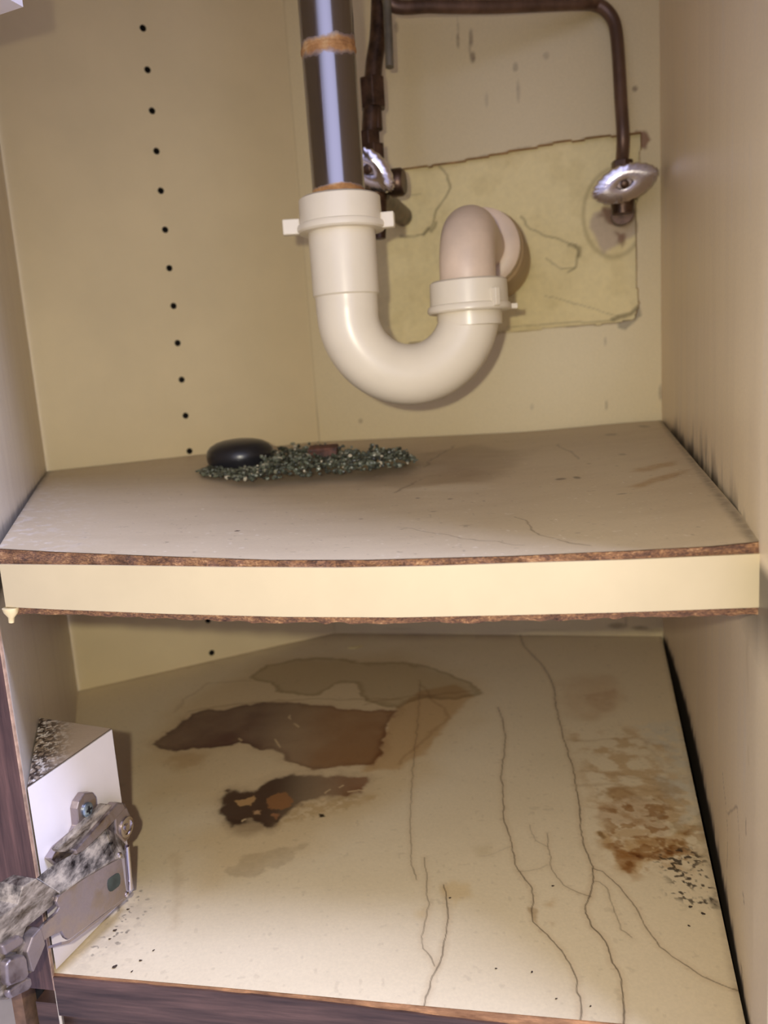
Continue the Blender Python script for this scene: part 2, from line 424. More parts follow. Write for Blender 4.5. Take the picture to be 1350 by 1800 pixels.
OFF = .0075
def plw(px): return back(px, OFF)
s = np.arange(.02, LB+.01, .0013); z = np.arange(.20, .60, .0013); S, Z = np.meshgrid(s, z)
pt = Paint(S, Z, (246, 230, 176))
pt.mul(sstep(.45, .75, fbm(S, Z, 22, 5, 21))*.35, (.78, .76, .68))
pt.mul(sstep(.5, .7, fbm(S, Z, 60, 5, 22))*.22, (.7, .65, .5))
for L, w, a in (([(770, 292), (786, 310), (790, 330), (778, 352), (766, 372), (756, 398), (746, 412), (725, 416), (702, 414)], .0010, .55),
                ([(745, 412), (752, 402), (760, 404), (765, 392)], .0022, .5),
                ([(915, 380), (930, 400), (955, 412), (990, 425), (1012, 432), (1015, 445), (1012, 470), (1000, 478)], .0010, .5),
                ([(1000, 432), (1018, 436), (1016, 452)], .0022, .5), ([(960, 455), (985, 470), (1010, 472)], .0009, .4),
                ([(1075, 560), (1110, 552), (1120, 540), (1121, 556)], .0022, .6), ([(890, 575), (980, 568), (1080, 562)], .0009, .35),
                ([(960, 520), (1000, 530), (1090, 556)], .0007, .3), ([(700, 330), (720, 345), (740, 340)], .0008, .25)):
    pt.mix(pt.line([plw(q) for q in L], w, .002, 90)*a, (84, 70, 44))
# light skim coat around the valve stub
g = pt.poly([plw(q) for q in [(1045, 375), (1035, 400), (1048, 425), (1062, 442), (1085, 432), (1104, 420), (1118, 410), (1118, 370), (1100, 350)]], .0025, .003, 90)
pt.mix(g*.75, (196, 176, 158))
ring = 1-sstep(.0, .003, np.abs(np.hypot((S-plw((1080, 375))[0]), (Z-plw((1080, 375))[1])*.72)-.026))
pt.mix(ring*.35, (130, 110, 66))
for L in ([(1078, 405), (1096, 412), (1100, 425), (1094, 436), (1086, 430), (1088, 416)], [(1055, 380), (1070, 395), (1095, 400), (1118, 385), (1116, 366), (1060, 366)]):
    pt.mix(pt.poly([plw(q) for q in L], .0022, .003, 150)*.7, (120, 76, 54))
P = np.empty(S.shape+(3,)); c = C0+nB*OFF
Zr = .0014*(fbm(S, Z, 40, 4, 8)-.5)
P[..., 0] = c[0]+uB[0]*S+nB[0]*Zr; P[..., 1] = c[1]+uB[1]*S+nB[1]*Zr; P[..., 2] = Z
pw = sheet('plaster_patch', P, pt.C, MAT['plaster'], thick=.01)
pw.data.update(); nrm = pw.data.polygons[0].normal; pw.modifiers['thickness'].offset = 1 if (nrm.x*nB[0]+nrm.y*nB[1]) > 0 else -1
pw.name = 'wall_behind'; tag(pw, kind='structure')

# right side panel, bowed outward between its ends, with grime where the shelves meet it
uR = (RF-R0)/np.linalg.norm(RF-R0); nR = np.array([-uR[1], uR[0]])
if nR[0] < 0: nR = -nR
LR = np.linalg.norm(RF-R0)
def bow(q): q = np.clip(q/LR, 0, 1); return .0012+.0054*np.sin(math.pi*q**.75)
s = np.arange(-.004, LR+.030, .0012); z = np.arange(BOT, TOP+.001, .0014); S, Z = np.meshgrid(s, z)
pt = Paint(S, Z, (246, 226, 190))
stre = fbm(S, Z*.09, 55, 4, 31)
pt.mul(sstep(.4, .75, stre)*.14, (.72, .70, .70)); pt.mix(sstep(.62, .8, fbm(S, Z*.12, 80, 4, 35))*.30, (236, 222, 204))
pt.mul(sstep(.35, .7, fbm(S, Z, 10, 3, 33))*.12, (.80, .82, .80))
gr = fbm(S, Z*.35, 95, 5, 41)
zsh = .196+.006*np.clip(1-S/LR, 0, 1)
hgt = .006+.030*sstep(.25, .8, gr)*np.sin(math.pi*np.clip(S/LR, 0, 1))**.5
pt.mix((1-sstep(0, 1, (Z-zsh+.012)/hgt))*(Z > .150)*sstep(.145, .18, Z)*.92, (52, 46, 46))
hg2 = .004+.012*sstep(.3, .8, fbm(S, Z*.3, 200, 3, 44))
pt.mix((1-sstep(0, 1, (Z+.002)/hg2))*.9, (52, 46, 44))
fr = sstep(.30, .42, S/LR*.45)*0
# pale scraped flecks and a peeled line near the front edge of the lower part
def rp(px):
    P = on_plane(px[0], px[1], v3(R0+nR*.006), v3(nR)); return ((P[:2]-R0)@uR, P[2])
for L, w, c, a in (([(1278, 1360), (1286, 1420), (1290, 1460), (1288, 1560), (1294, 1640), (1298, 1690)], .0005, (104, 84, 66), .75),
                   ([(1290, 1432), (1302, 1424), (1314, 1420)], .0005, (110, 90, 70), .7), ([(1312, 1424), (1316, 1470), (1318, 1520)], .0005, (140, 118, 96), .6),
                   ([(1331, 1442), (1332, 1468)], .0010, (80, 58, 44), .8), ([(1325, 1572), (1328, 1592)], .0009, (80, 58, 44), .8), ([(1320, 1694), (1324, 1716)], .0009, (80, 58, 44), .8),
                   ([(1335, 1130), (1333, 1160), (1336, 1210)], .0022, (226, 206, 168), .6), ([(1336, 1320), (1338, 1340)], .0018, (226, 206, 168), .8),
                   ([(1339, 78), (1339, 92)], .0010, (232, 214, 180), .8), ([(1338, 258), (1339, 272)], .0010, (232, 214, 180), .8), ([(1341, 424), (1341, 436)], .0010, (232, 214, 180), .8),
                   ([(1342, 586), (1342, 600)], .0010, (232, 214, 180), .8), ([(1340, 745), (1341, 760)], .0010, (232, 214, 180), .7), ([(1250, 400), (1254, 450)], .0010, (222, 206, 184), .4), ([(1168, 552), (1170, 556)], .0012, (96, 72, 56), .6)):
    pt.mix(pt.line([rp(q) for q in L], w, .0012, 200)*a, c)
P = np.empty(S.shape+(3,)); B_ = bow(S)
P[..., 0] = R0[0]+uR[0]*S+nR[0]*B_; P[..., 1] = R0[1]+uR[1]*S+nR[1]*B_; P[..., 2] = Z
rw = sheet('wall_right', P, pt.C, MAT['panel'], thick=.016)
rw.data.update(); nrm = rw.data.polygons[0].normal; rw.modifiers['thickness'].offset = 1 if (nrm.x*nR[0]+nrm.y*nR[1]) > 0 else -1
tag(rw, kind='structure')

# left side panel, a few millimetres short of the back
uL = (LF-L0)/np.linalg.norm(LF-L0); nL = np.array([uL[1], -uL[0]])
if nL[0] > 0: nL = -nL
LLn = np.linalg.norm(LF-L0)
s = np.arange(.0035, LLn, .0014); z = np.arange(BOT, TOP+.001, .0016); S, Z = np.meshgrid(s, z)
pt = Paint(S, Z, (232, 220, 200))
pt.mul(sstep(.4, .75, fbm(S, Z*.1, 90, 4, 51))*.22, (.78, .74, .74))
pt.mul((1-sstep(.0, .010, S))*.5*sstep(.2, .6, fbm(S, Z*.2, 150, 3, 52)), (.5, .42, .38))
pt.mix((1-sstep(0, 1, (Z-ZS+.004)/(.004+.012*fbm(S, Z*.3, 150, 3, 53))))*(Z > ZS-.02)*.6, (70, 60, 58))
pt.mix(sstep(.78, .86, fbm(S, Z, 420, 3, 55))*.5, (240, 236, 236))
P = np.empty(S.shape+(3,))
P[..., 0] = L0[0]+uL[0]*S; P[..., 1] = L0[1]+uL[1]*S; P[..., 2] = Z
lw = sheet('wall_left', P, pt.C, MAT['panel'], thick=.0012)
lw.data.update(); nrm = lw.data.polygons[0].normal; lw.modifiers['thickness'].offset = 1 if (nrm.x*nL[0]+nrm.y*nL[1]) > 0 else -1
tag(lw, kind='structure')
# near-black slab added to paint the shade inside the narrow left corner gap
a = L0+uL*.0; b = L0+uL*.010
put('gap_shade_1', *slab_xy([a+nL*.017, b+nL*.017, b+nL*.022, a+nL*.022], BOT, TOP), MAT['recess_shade'])['kind'] = 'structure'
# cabinet top / countertop underside, and the kitchen floor
ov = nF*.03
pts = [L0+nH*.02+nL*.03, C0+nH*.03, R0+nB*.03+nR*.02, RF+nR*.03+ov, LF+nL*.03+ov]
put('ceiling', *slab_xy(pts, TOP, TOP+.035), MAT['cream'])['kind'] = 'structure'
put('floor', *slab_xy([(-1.6, -2.4), (1.6, -2.4), (1.6, .6), (-1.6, .6)], -.125, -.1005), MAT['ivory'])['kind'] = 'structure'
# ------------------------------------------------------------------ bottom shelf
bs = thing('bottom_shelf', 'stained cream laminate cabinet bottom board with brown water stains and long cracks', 'shelf', ((LF[0]+R0[0])/2, -.25, -.022))
e = .0008
quad = [L0+uH*.000+uL*.001, C0-nH*.0005, R0-uB*.001, RF, LF]
# laminate: rows from back to front; s across
nv, nu = 800, 700
t = np.linspace(0, 1, nv)
lt = np.linspace(0, 1, nu)
backp = np.where(lt[:, None] < .44, L0+(C0-L0)*(lt[:, None]/.44), C0+(R0-C0)*((lt[:, None]-.44)/.56))
frontp = LF+(RF-LF)*lt[:, None]
XY = backp[None]*(1-t[:, None, None])+frontp[None]*t[:, None, None]
X, Y = XY[..., 0], XY[..., 1]
pt = Paint(X, Y, (230, 212, 178))
def fl(L): return [tuple(on_z(x, y, 0)[:2]) for x, y in L]
n1 = fbm(X, Y, 12, 4, 61); n2 = fbm(X, Y, 60, 4, 62); n3 = fbm(X, Y, 260, 4, 63)
pt.mul(sstep(.4, .8, n1)*.18, (.8, .78, .7))
# unevenly darker towards the back, tan clouding on the left
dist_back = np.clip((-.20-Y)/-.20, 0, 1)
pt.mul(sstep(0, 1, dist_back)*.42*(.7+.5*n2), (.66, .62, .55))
tan = pt.poly(fl([(250, 1300), (330, 1230), (470, 1160), (700, 1150), (850, 1200), (820, 1270), (760, 1350), (690, 1420), (560, 1480), (420, 1540), (360, 1560), (330, 1480), (380, 1440), (260, 1400)]), .02, .012, 40, 5)
pt.mul(tan*.55, (.80, .68, .46))
# greyish tide stain at the back
m = pt.poly(fl([(440, 1192), (468, 1168), (520, 1158), (600, 1157), (650, 1165), (710, 1163), (770, 1176), (835, 1200), (850, 1222), (800, 1232), (740, 1228), (700, 1244), (650, 1236), (622, 1202), (590, 1204), (562, 1222), (520, 1224), (484, 1216), (470, 1202)]), .0016, .0065, 80, 6)
ed = (1-sstep(0, .006, np.abs(pt.lastd+.002)))*m
pt.mul(m*.55, (.60, .56, .47)); pt.mul(ed*.55, (.55, .50, .40))
# tide lines
for L, a in (([(312, 1250), (322, 1228), (370, 1200), (440, 1196)], .30), ([(335, 1250), (420, 1238), (540, 1228), (650, 1230), (700, 1228)], .4), ([(700, 1345), (745, 1300), (790, 1262), (775, 1240), (740, 1205)], .35),
             ([(640, 1240), (700, 1225), (760, 1222), (830, 1215)], .35)):
    pt.mul(pt.line(fl(L), .0018, .004, 80, 8)*a, (.5, .38, .26))
# amber pool
m = pt.poly(fl([(690, 1250), (740, 1215), (800, 1205), (835, 1225), (795, 1262), (765, 1295), (745, 1325), (700, 1352), (640, 1356), (655, 1330), (675, 1290)]), .003, .004, 90, 7)
pt.mul(m*.60, (.70, .50, .28))
# large purple-brown spill
m = pt.poly(fl([(270, 1309), (310, 1280), (334, 1254), (408, 1243), (479, 1234), (541, 1238), (608, 1245), (652, 1250), (701, 1247), (688, 1268), (675, 1300), (668, 1322), (655, 1342), (586, 1349), (537, 1354), (497, 1331), (470, 1316), (421, 1307), (399, 1316), (341, 1314), (310, 1322), (288, 1318)]), .0014, .0065, 75, 9)
ed = (1-sstep(0, .005, np.abs(pt.lastd+.0015)))*m
qx = sstep(*[on_z(x, 1300, 0)[0] for x in (400, 620)], X)
ton = .80+.35*fbm(X, Y, 45, 4, 201); pt.mul(m*.96*(1-qx)*ton, (.19, .115, .12)); pt.mul(m*qx*.90*ton, (.36, .20, .10)); pt.mul(ed*.45, (.5, .40, .38)); pt.mul((1-sstep(0, .009, pt.lastd))*(1-m)*.35*fbm(X, Y, 80, 3, 203), (.5, .36, .26))
m = pt.poly(fl([(540, 1345), (565, 1315), (610, 1290), (660, 1285), (668, 1322), (655, 1340), (590, 1347)]), .002, .003, 90, 10)
pt.mix(m*.45, (150, 112, 72))
m = pt.poly(fl([(290, 1330), (340, 1322), (375, 1325), (350, 1350), (310, 1352)]), .006, .006, 120, 11); pt.mul(m*.5, (.6, .44, .26))
# second, blacker spill with lighter flaking spots
m = pt.poly(fl([(384, 1404), (399, 1391), (443, 1389), (483, 1366), (514, 1360), (586, 1362), (643, 1367), (648, 1382), (608, 1397), (568, 1402), (541, 1406), (514, 1420), (488, 1440), (470, 1458), (445, 1442), (408, 1453), (388, 1430)]), .0022, .0055, 110, 12)
qx = sstep(*[on_z(x, 1400, 0)[0] for x in (470, 640)], X)
pt.mul(m*.98*(1-qx), (.10, .065, .06)); pt.mul(m*qx*.92*(.8+.35*n2), (.28, .14, .09)); pt.mul((1-sstep(0, .010, pt.lastd))*(1-m)*.55*fbm(X, Y, 80, 3, 205), (.4, .32, .26))
for L, c in (([(412, 1408), (432, 1404), (447, 1398), (452, 1404), (440, 1415), (420, 1419)], (190, 150, 98)), ([(470, 1402), (490, 1393), (505, 1394), (518, 1410), (505, 1420), (484, 1424), (472, 1418)], (150, 104, 62)),
             ([(446, 1425), (460, 1424), (458, 1432), (447, 1431)], (186, 148, 104)), ([(475, 1430), (490, 1430), (486, 1440)], (160, 112, 74))):
    pt.mix(pt.poly(fl(L), .0008, .0022, 300, 13)*.9, c)
m = pt.poly(fl([(500, 1425), (560, 1405), (630, 1392), (660, 1400), (600, 1425), (540, 1440), (480, 1452)]), .006, .006, 130, 14); pt.mul(m*.5*sstep(.3, .6, n3), (.6, .46, .25))
m = pt.poly(fl([(395, 1445), (440, 1440), (480, 1452), (440, 1470), (410, 1465)]), .005, .004, 130, 15); pt.mul(m*.6, (.45, .40, .36))
pt.mix(pt.poly(fl([(560, 1430), (570, 1430), (572, 1436), (560, 1437)]), .0007, .001, 300, 16), (52, 40, 28))
for L in ([(420, 1298), (424, 1302)], [(482, 1300), (490, 1308), (492, 1314)], [(508, 1258), (511, 1264)], [(518, 1272), (524, 1278)], [(572, 1394), (580, 1388)], [(596, 1384), (604, 1380)], [(566, 1406), (570, 1404)], [(425, 1444), (430, 1440)], [(612, 1392), (640, 1388)]):
    pt.mix(pt.line(fl(L), .0009, .0012, 300, 77)*.85, (214, 186, 140))
# grey scuff in front of it
m = pt.poly(fl([(400, 1524), (430, 1508), (497, 1487), (541, 1483), (528, 1497), (497, 1520), (452, 1540), (405, 1535)]), .002, .006, 160, 17)
pt.mul(m*.45*(.5+.7*n3), (.50, .46, .42))
m = pt.poly(fl([(303, 1500), (318, 1505), (316, 1580), (308, 1640), (305, 1560)]), .003, .004, 160, 18); pt.mul(m*.3, (.6, .5, .38))
# right hand stains
def blot(L, soft, wob, sc, seed, a, col, mixing=False, nz=None):
    m = pt.poly(fl(L), soft, wob, sc, seed)*a
    if nz is not None: m = m*nz
    (pt.mix if mixing else pt.mul)(m, col)
blot([(985, 1205), (1020, 1185), (1075, 1190), (1095, 1225), (1080, 1255), (1030, 1262), (990, 1250)], .01, .01, 60, 21, .40, (.70, .52, .36), nz=.4+n2)
blot([(1028, 1222), (1080, 1212), (1086, 1240), (1062, 1248), (1030, 1236)], .004, .006, 100, 22, .42, (.62, .42, .28), nz=.3+n3)
blot([(1130, 1282), (1165, 1270), (1200, 1300), (1222, 1370), (1230, 1410), (1190, 1420), (1160, 1380), (1175, 1340), (1140, 1310)], .006, .010, 60, 23, .62, (206, 200, 184), True, sstep(.35, .65, fbm(X, Y, 110, 4, 71)))
for L in ([(1000, 1300), (1060, 1304), (1125, 1298), (1150, 1322), (1170, 1350)], [(1010, 1352), (1060, 1356), (1100, 1362), (1150, 1374), (1158, 1362)], [(1012, 1376), (1080, 1378), (1130, 1388), (1170, 1392)],
          [(1050, 1400), (1075, 1385), (1095, 1384), (1118, 1404), (1150, 1408)]):
    pt.mul(pt.line(fl(L), .0022, .006, 70, 24)*.28, (.56, .44, .32))
blot([(1045, 1436), (1050, 1418), (1075, 1405), (1110, 1395), (1140, 1405), (1165, 1425), (1172, 1450), (1165, 1468), (1120, 1450), (1060, 1444)], .003, .006, 90, 25, .55, (.62, .46, .34), nz=.6+.6*n2)
blot([(1065, 1385), (1100, 1382), (1115, 1398), (1090, 1408), (1060, 1400)], .002, .004, 90, 26, .5, (.62, .46, .26))
blot([(1050, 1462), (1058, 1458), (1066, 1472), (1085, 1485), (1110, 1478), (1150, 1470), (1200, 1462), (1215, 1480), (1204, 1500), (1178, 1508), (1140, 1520), (1112, 1534), (1092, 1528), (1080, 1502), (1060, 1478)], .002, .006, 110, 27, .62, (.66, .46, .20), nz=.5+.8*n3)
blot([(1079, 1488), (1120, 1500), (1130, 1508), (1118, 1526), (1105, 1534), (1094, 1528), (1084, 1508)], .0015, .004, 150, 28, .75, (.50, .30, .13), nz=.5+.9*n3)
blot([(1128, 1506), (1160, 1492), (1190, 1486), (1206, 1490), (1200, 1500), (1165, 1506), (1140, 1516)], .0012, .0045, 190, 29, .8, (.46, .28, .13), nz=.3+1.3*n3)
blot([(1048, 1462), (1054, 1460), (1066, 1472), (1060, 1476)], .0008, .002, 200, 30, .8, (.4, .3, .18))
mot = fbm(X, Y, 95, 5, 211); mot2 = fbm(X, Y, 180, 5, 213)
blot([(1000, 1290), (1130, 1280), (1180, 1330), (1215, 1420), (1232, 1500), (1190, 1535), (1090, 1535), (1050, 1470), (1040, 1390)], .010, .010, 60, 50, .65, (.66, .50, .32), nz=sstep(.44, .66, mot))
blot([(1050, 1400), (1160, 1400), (1225, 1450), (1225, 1510), (1110, 1540), (1070, 1480)], .006, .008, 90, 51, .75, (.52, .34, .16), nz=sstep(.50, .64, mot2))
blot([(1115, 1270), (1190, 1270), (1225, 1340), (1240, 1440), (1200, 1450), (1150, 1400), (1180, 1350)], .008, .010, 90, 52, .60, (214, 206, 186), True, sstep(.40, .62, fbm(X, Y, 130, 5, 215)))
spk = sstep(.57, .66, fbm(X, Y, 480, 3, 73))*sstep(.25, .5, fbm(X, Y, 90, 2, 74))
blot([(1160, 1500), (1215, 1490), (1240, 1500), (1262, 1575), (1275, 1598), (1235, 1600), (1180, 1570)], .004, .006, 90, 31, .9, (58, 46, 36), True, spk)
blot([(1236, 1582), (1258, 1572), (1276, 1598), (1250, 1594)], .002, .004, 180, 32, .75, (62, 50, 42), True, .4+n3)
blot([(1140, 1440), (1225, 1425), (1240, 1500), (1215, 1520), (1170, 1470)], .008, .008, 90, 33, .35, (.62, .60, .45), nz=sstep(.45, .62, n3))
# grime near the hinge corner
blot([(95, 1706), (175, 1620), (240, 1570), (270, 1590), (220, 1650), (150, 1700)], .010, .008, 80, 34, .30, (.60, .58, .60), nz=sstep(.35, .6, n3)+.2)
spk2 = sstep(.70, .76, fbm(X, Y, 420, 2, 77)); blot([(150, 1680), (200, 1615), (250, 1560), (260, 1600), (200, 1670)], .006, .006, 90, 35, .8, (66, 56, 56), True, spk2)
spk3 = sstep(.79, .83, fbm(X, Y, 300, 2, 79)); pt.mix(spk3*.12, (110, 84, 60))
for L, c in (([(775, 1560), (795, 1548), (825, 1555), (832, 1575), (800, 1590), (782, 1580)], (.86, .74, .52)), ([(731, 1605), (748, 1596), (746, 1612), (736, 1614)], (.84, .74, .55)),
             ([(835, 1490), (860, 1485), (862, 1502), (840, 1504)], (.8, .76, .66)), ([(958, 1590), (972, 1580), (970, 1592)], (.7, .55, .36)), ([(966, 1620), (976, 1620), (972, 1626)], (.55, .4, .25))):
    blot(L, .003, .003, 120, 36, .55, c)
# cracks in the laminate
CR = [([(738, 1195), (736, 1250), (731, 1300), (726, 1350), (723, 1400), (721, 1467), (724, 1520), (731, 1547)], .6),
      ([(746, 1507), (749, 1540), (751, 1573), (754, 1592), (752, 1605), (744, 1630), (742, 1645), (747, 1667), (762, 1697)], .65),
      ([(778, 1556), (786, 1582), (788, 1610), (784, 1640), (776, 1680), (764, 1707), (756, 1730), (749, 1751), (745, 1774)], .95),
      ([(877, 1244), (884, 1270), (888, 1294), (887, 1320), (881, 1364), (884, 1385), (885, 1407), (885, 1438), (893, 1460), (901, 1489), (905, 1512), (910, 1528), (924, 1547), (934, 1560), (939, 1574), (935, 1590), (934, 1602), (938, 1618), (950, 1633), (986, 1668), (996, 1685), (1006, 1703), (1014, 1725), (1019, 1753), (1021, 1800)], .9),
      ([(914, 1116), (920, 1135), (951, 1166), (962, 1183), (971, 1201), (976, 1222), (978, 1244), (984, 1270), (990, 1294), (999, 1325), (1007, 1353), (1013, 1383), (1017, 1411), (1021, 1445), (1025, 1481), (1034, 1505), (1041, 1524), (1043, 1538), (1042, 1551), (1037, 1574), (1030, 1592), (1029, 1605), (1038, 1622), (1052, 1640), (1066, 1660), (1072, 1675), (1076, 1692), (1086, 1706), (1092, 1722), (1095, 1760), (1099, 1802)], 1.),
      ([(1041, 1527), (1060, 1532), (1076, 1545), (1091, 1559), (1108, 1582), (1122, 1602), (1132, 1625), (1150, 1648), (1161, 1664), (1180, 1680), (1200, 1691), (1220, 1706), (1239, 1718), (1270, 1734), (1301, 1743)], .8),
      ([(1043, 1548), (1056, 1551), (1064, 1557), (1072, 1577), (1079, 1598), (1088, 1620), (1091, 1633), (1110, 1648)], .55),
      ([(932, 1450), (934, 1465), (942, 1478), (963, 1489)], .4), ([(963, 1465), (963, 1489), (967, 1505), (968, 1520), (978, 1539), (990, 1555), (1006, 1565), (1039, 1576)], .6),
      ([(910, 1532), (930, 1531), (950, 1527), (963, 1520)], .35), ([(844, 1506), (862, 1502), (880, 1494), (900, 1488)], .25)]
for L, a in CR:
    P_ = fl(L); pt.mul(pt.line(P_, .0026, .0010, 160)*.28*a, (.62, .50, .38)); pt.mix(pt.line(P_, .00038, .0010, 160)*min(1, a*.85), (66, 47, 34))
pt.mul(pt.poly(fl([(928, 1595), (944, 1600), (945, 1625), (936, 1620)]), .001, .002, 200)*.5, (.5, .38, .24))
# dark seams at the walls
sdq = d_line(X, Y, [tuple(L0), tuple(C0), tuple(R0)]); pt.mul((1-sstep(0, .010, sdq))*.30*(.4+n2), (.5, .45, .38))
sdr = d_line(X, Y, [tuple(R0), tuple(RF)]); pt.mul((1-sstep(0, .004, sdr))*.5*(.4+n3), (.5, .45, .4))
Zf = .0007*(fbm(X, Y, 9, 3, 81)-.5)
P = np.stack([X, Y, Zf], -1)
PC = pt.C
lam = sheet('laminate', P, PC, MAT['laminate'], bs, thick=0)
q5 = [L0, C0, R0, RF-nF*.0006, LF-nF*.0006]
put('board', *slab_xy(q5, -.021, -.0012), MAT['particle'], bs)
# raw strip just under the laminate at the front, then the dark edge banding
def front_strip(x0, x1, ztop, zbot, off, th, n=60, wob=0., sd_=1):
    tt = np.linspace(x0, x1, n); V = []; Fc = []
    for k, q in enumerate(tt):
        p = LF+(RF-LF)*q
        zt = ztop(q) if callable(ztop) else ztop; zb = zbot(q) if callable(zbot) else zbot
        for (o_, zz) in ((off, zt), (off, zb), (off-th, zb), (off-th, zt)):
            pp = p+nF*o_; V.append((pp[0], pp[1], zz))
    for k in range(n-1):
        for j in range(4): Fc.append((k*4+j, k*4+(j+1) % 4, (k+1)*4+(j+1) % 4, (k+1)*4+j))
    Fc.append((3, 2, 1, 0)); Fc.append(tuple((n-1)*4+j for j in range(4)))
    return V, Fc
drop = lambda q: -.0012-.0042*sstep(.3, .9, np.asarray(q))-.0006*vnoise(np.asarray(q)*40, np.asarray(0.), 3)
put('raw_edge', *front_strip(0.0, 1.0, -.0004, lambda q: drop(q)-.002, .0002, .0008), MAT['raw_edge'], bs)
put('edge_banding', *front_strip(0.0, 1.0, drop, -.0215, .0012, .0012), MAT['wood_h'], bs)

# kick board below and the face frame upright at the left
kb = put('kick_board', *slab_xy([LF-nF*.006+uF*-.0170, RF-nF*.006, RF-nF*.02, LF-nF*.02-uF*.0170], -.1005, -.0222), MAT['wood_h'])
tag(kb, 'dark brown kick board set back under the front edge of the bottom shelf', 'board')
A3 = LF
st = thing('face_frame_upright', 'dark brown wood grain upright along the left edge behind the hinge', 'frame', v3(A3+uF*-.03, -.008))
put('upright', *slab_xy([A3+nF*.0010-uF*.0006, A3+nF*.0010-uF*.075, A3-uF*.075-nF*.012, A3-uF*.0006-nF*.0005], -.0085, TOP), MAT['wood_v'], st)
put('edge_strip', *slab_xy([A3+nF*.0012, A3+nF*.0012-uF*.0006, A3-uF*.0006-nF*.0003, A3-nF*.0003], -.0085, TOP), MAT['strip'], st)
lp = put('support_board', *slab_xy([A3-uF*.0214-nF*.003, A3-uF*.0272-nF*.003, A3-uF*.0272-nF*.016, A3-uF*.0214-nF*.016], -.1005, -.0087), plain('tan_board_end', (112, 86, 66), .8, var=.25, scale=120))
tag(lp, 'raw tan board end under the dark upright at the bottom left corner', 'board')

# ------------------------------------------------------------------ upper shelf
us = thing('upper_shelf', 'sagging cream shelf with swollen brown particleboard edges under the drain trap', 'shelf', ((LF[0]+R0[0])/2, -.25, ZS-.025))
FP = v3(LF); FN = v3(nF)
def frontz(px, off=0.): return on_plane(px[0], px[1], v3(LF+nF*off), FN)
def prof(L, off=0.):
    W = [frontz(p, off) for p in L]; q = [((w[:2]-LF)@uF) for w in W]; return np.array(q), np.array([w[2] for w in W])
top_q, top_z = prof([(-4, 964), (100, 970), (300, 978), (480, 984), (640, 984), (900, 977), (1100, 968), (1250, 960), (1342, 951)])
bt_q, bt_z = prof([(-2, 992), (200, 994), (400, 997), (600, 998), (760, 995), (900, 990), (1100, 984), (1344, 973)], .0012)
bb_q, bb_z = prof([(-2, 1066), (100, 1071), (300, 1079), (500, 1084), (700, 1085), (900, 1081), (1100, 1076), (1346, 1067)], .0012)
cb_q, cb_z = prof([(-2, 1078), (100, 1079), (300, 1087), (500, 1094), (640, 1095), (800, 1093), (1000, 1089), (1200, 1082), (1344, 1079)])
qa, qb = top_q[0], top_q[-1]
print('shelf front', qa, qb, top_z.round(4), bt_z.round(4), bb_z.round(4), cb_z.round(4))
SE = [tuple(on_z(x, y, ZS)[:2]) for x, y in [(1150, 745), (1160, 757), (1215, 822), (1258, 870), (1300, 918), (1325, 943), (1342, 952)]]
nv, nu = 520, 620
t = np.linspace(0, 1, nv); lt = np.linspace(0, 1, nu)
bL = L0-nH*.001+uL*.0; bR = R0-nB*.003
cc = .42
bp = np.where(lt[:, None] < cc, bL+(C0-nH*.001-bL)*(lt[:, None]/cc), (C0-nH*.001)+(bR-C0+nH*.001)*((lt[:, None]-cc)/(1-cc)))
fp = LF+uF*(qa+(qb-qa)*lt[:, None])
XY = bp[None]*(1-t[:, None, None])+fp[None]*t[:, None, None]
X, Y = XY[..., 0], XY[..., 1]
zf = np.interp(qa+(qb-qa)*lt, top_q, top_z)
zb = ZS+.0045*sstep(.75, 1, lt)
tz = t[:, None]
Zt = zb[None]*(1-tz)+zf[None]*tz
sag = -.004*np.sin(math.pi*lt)[None]*np.sin(math.pi*tz)
Zt = Zt+sag+.0012*(fbm(X, Y, 16, 3, 91)-.5)*np.sin(math.pi*tz)
pt = Paint(X, Y, (196, 178, 150))
def sh(L): return [tuple(on_z(x, y, ZS-.002)[:2]) for x, y in L]
n1 = fbm(X, Y, 14, 4, 92); n2 = fbm(X, Y, 70, 4, 93); n3 = fbm(X, Y, 300, 3, 94)
pt.mul(sstep(.4, .8, n1)*.25, (.8, .76, .70)); pt.mul(sstep(.45, .7, fbm(X*.4, Y*1.6, 60, 4, 95))*.16, (.78, .74, .7))
def blot2(L, soft, wob, sc, seed, a, col, mixing=False, nz=None):
    m = pt.poly(sh(L), soft, wob, sc, seed)*a
    if nz is not None: m = m*nz
    (pt.mix if mixing else pt.mul)(m, col)
blot2([(640, 820), (740, 795), (830, 780), (925, 790), (915, 812), (860, 835), (780, 840), (690, 845), (640, 838)], .010, .012, 50, 41, .62, (.58, .52, .46), nz=.6+.6*n2)
blot2([(730, 830), (800, 812), (860, 820), (840, 835), (760, 842)], .008, .008, 60, 42, .35, (.6, .5, .42))
blot2([(700, 848), (780, 838), (860, 840), (880, 848), (820, 852)], .003, .004, 60, 43, .4, (206, 192, 168), True)
blot2([(350, 830), (500, 838), (640, 835), (740, 812), (730, 790), (500, 780), (350, 800)], .015, .012, 50, 44, .45, (.62, .60, .54))
for L in ([(1105, 826), (1140, 822), (1190, 818), (1180, 824), (1130, 832), (1108, 830)], [(1115, 853), (1150, 842), (1210, 832), (1200, 838), (1160, 848), (1120, 856)]):
    blot2(L, .004, .006, 90, 45, .72, (.62, .42, .22), nz=.5+.7*n3)
blot2([(970, 835), (1000, 828), (1050, 838), (1110, 850), (1210, 840), (1180, 860), (1100, 870)], .02, .01, 60, 46, .2, (.8, .66, .45))
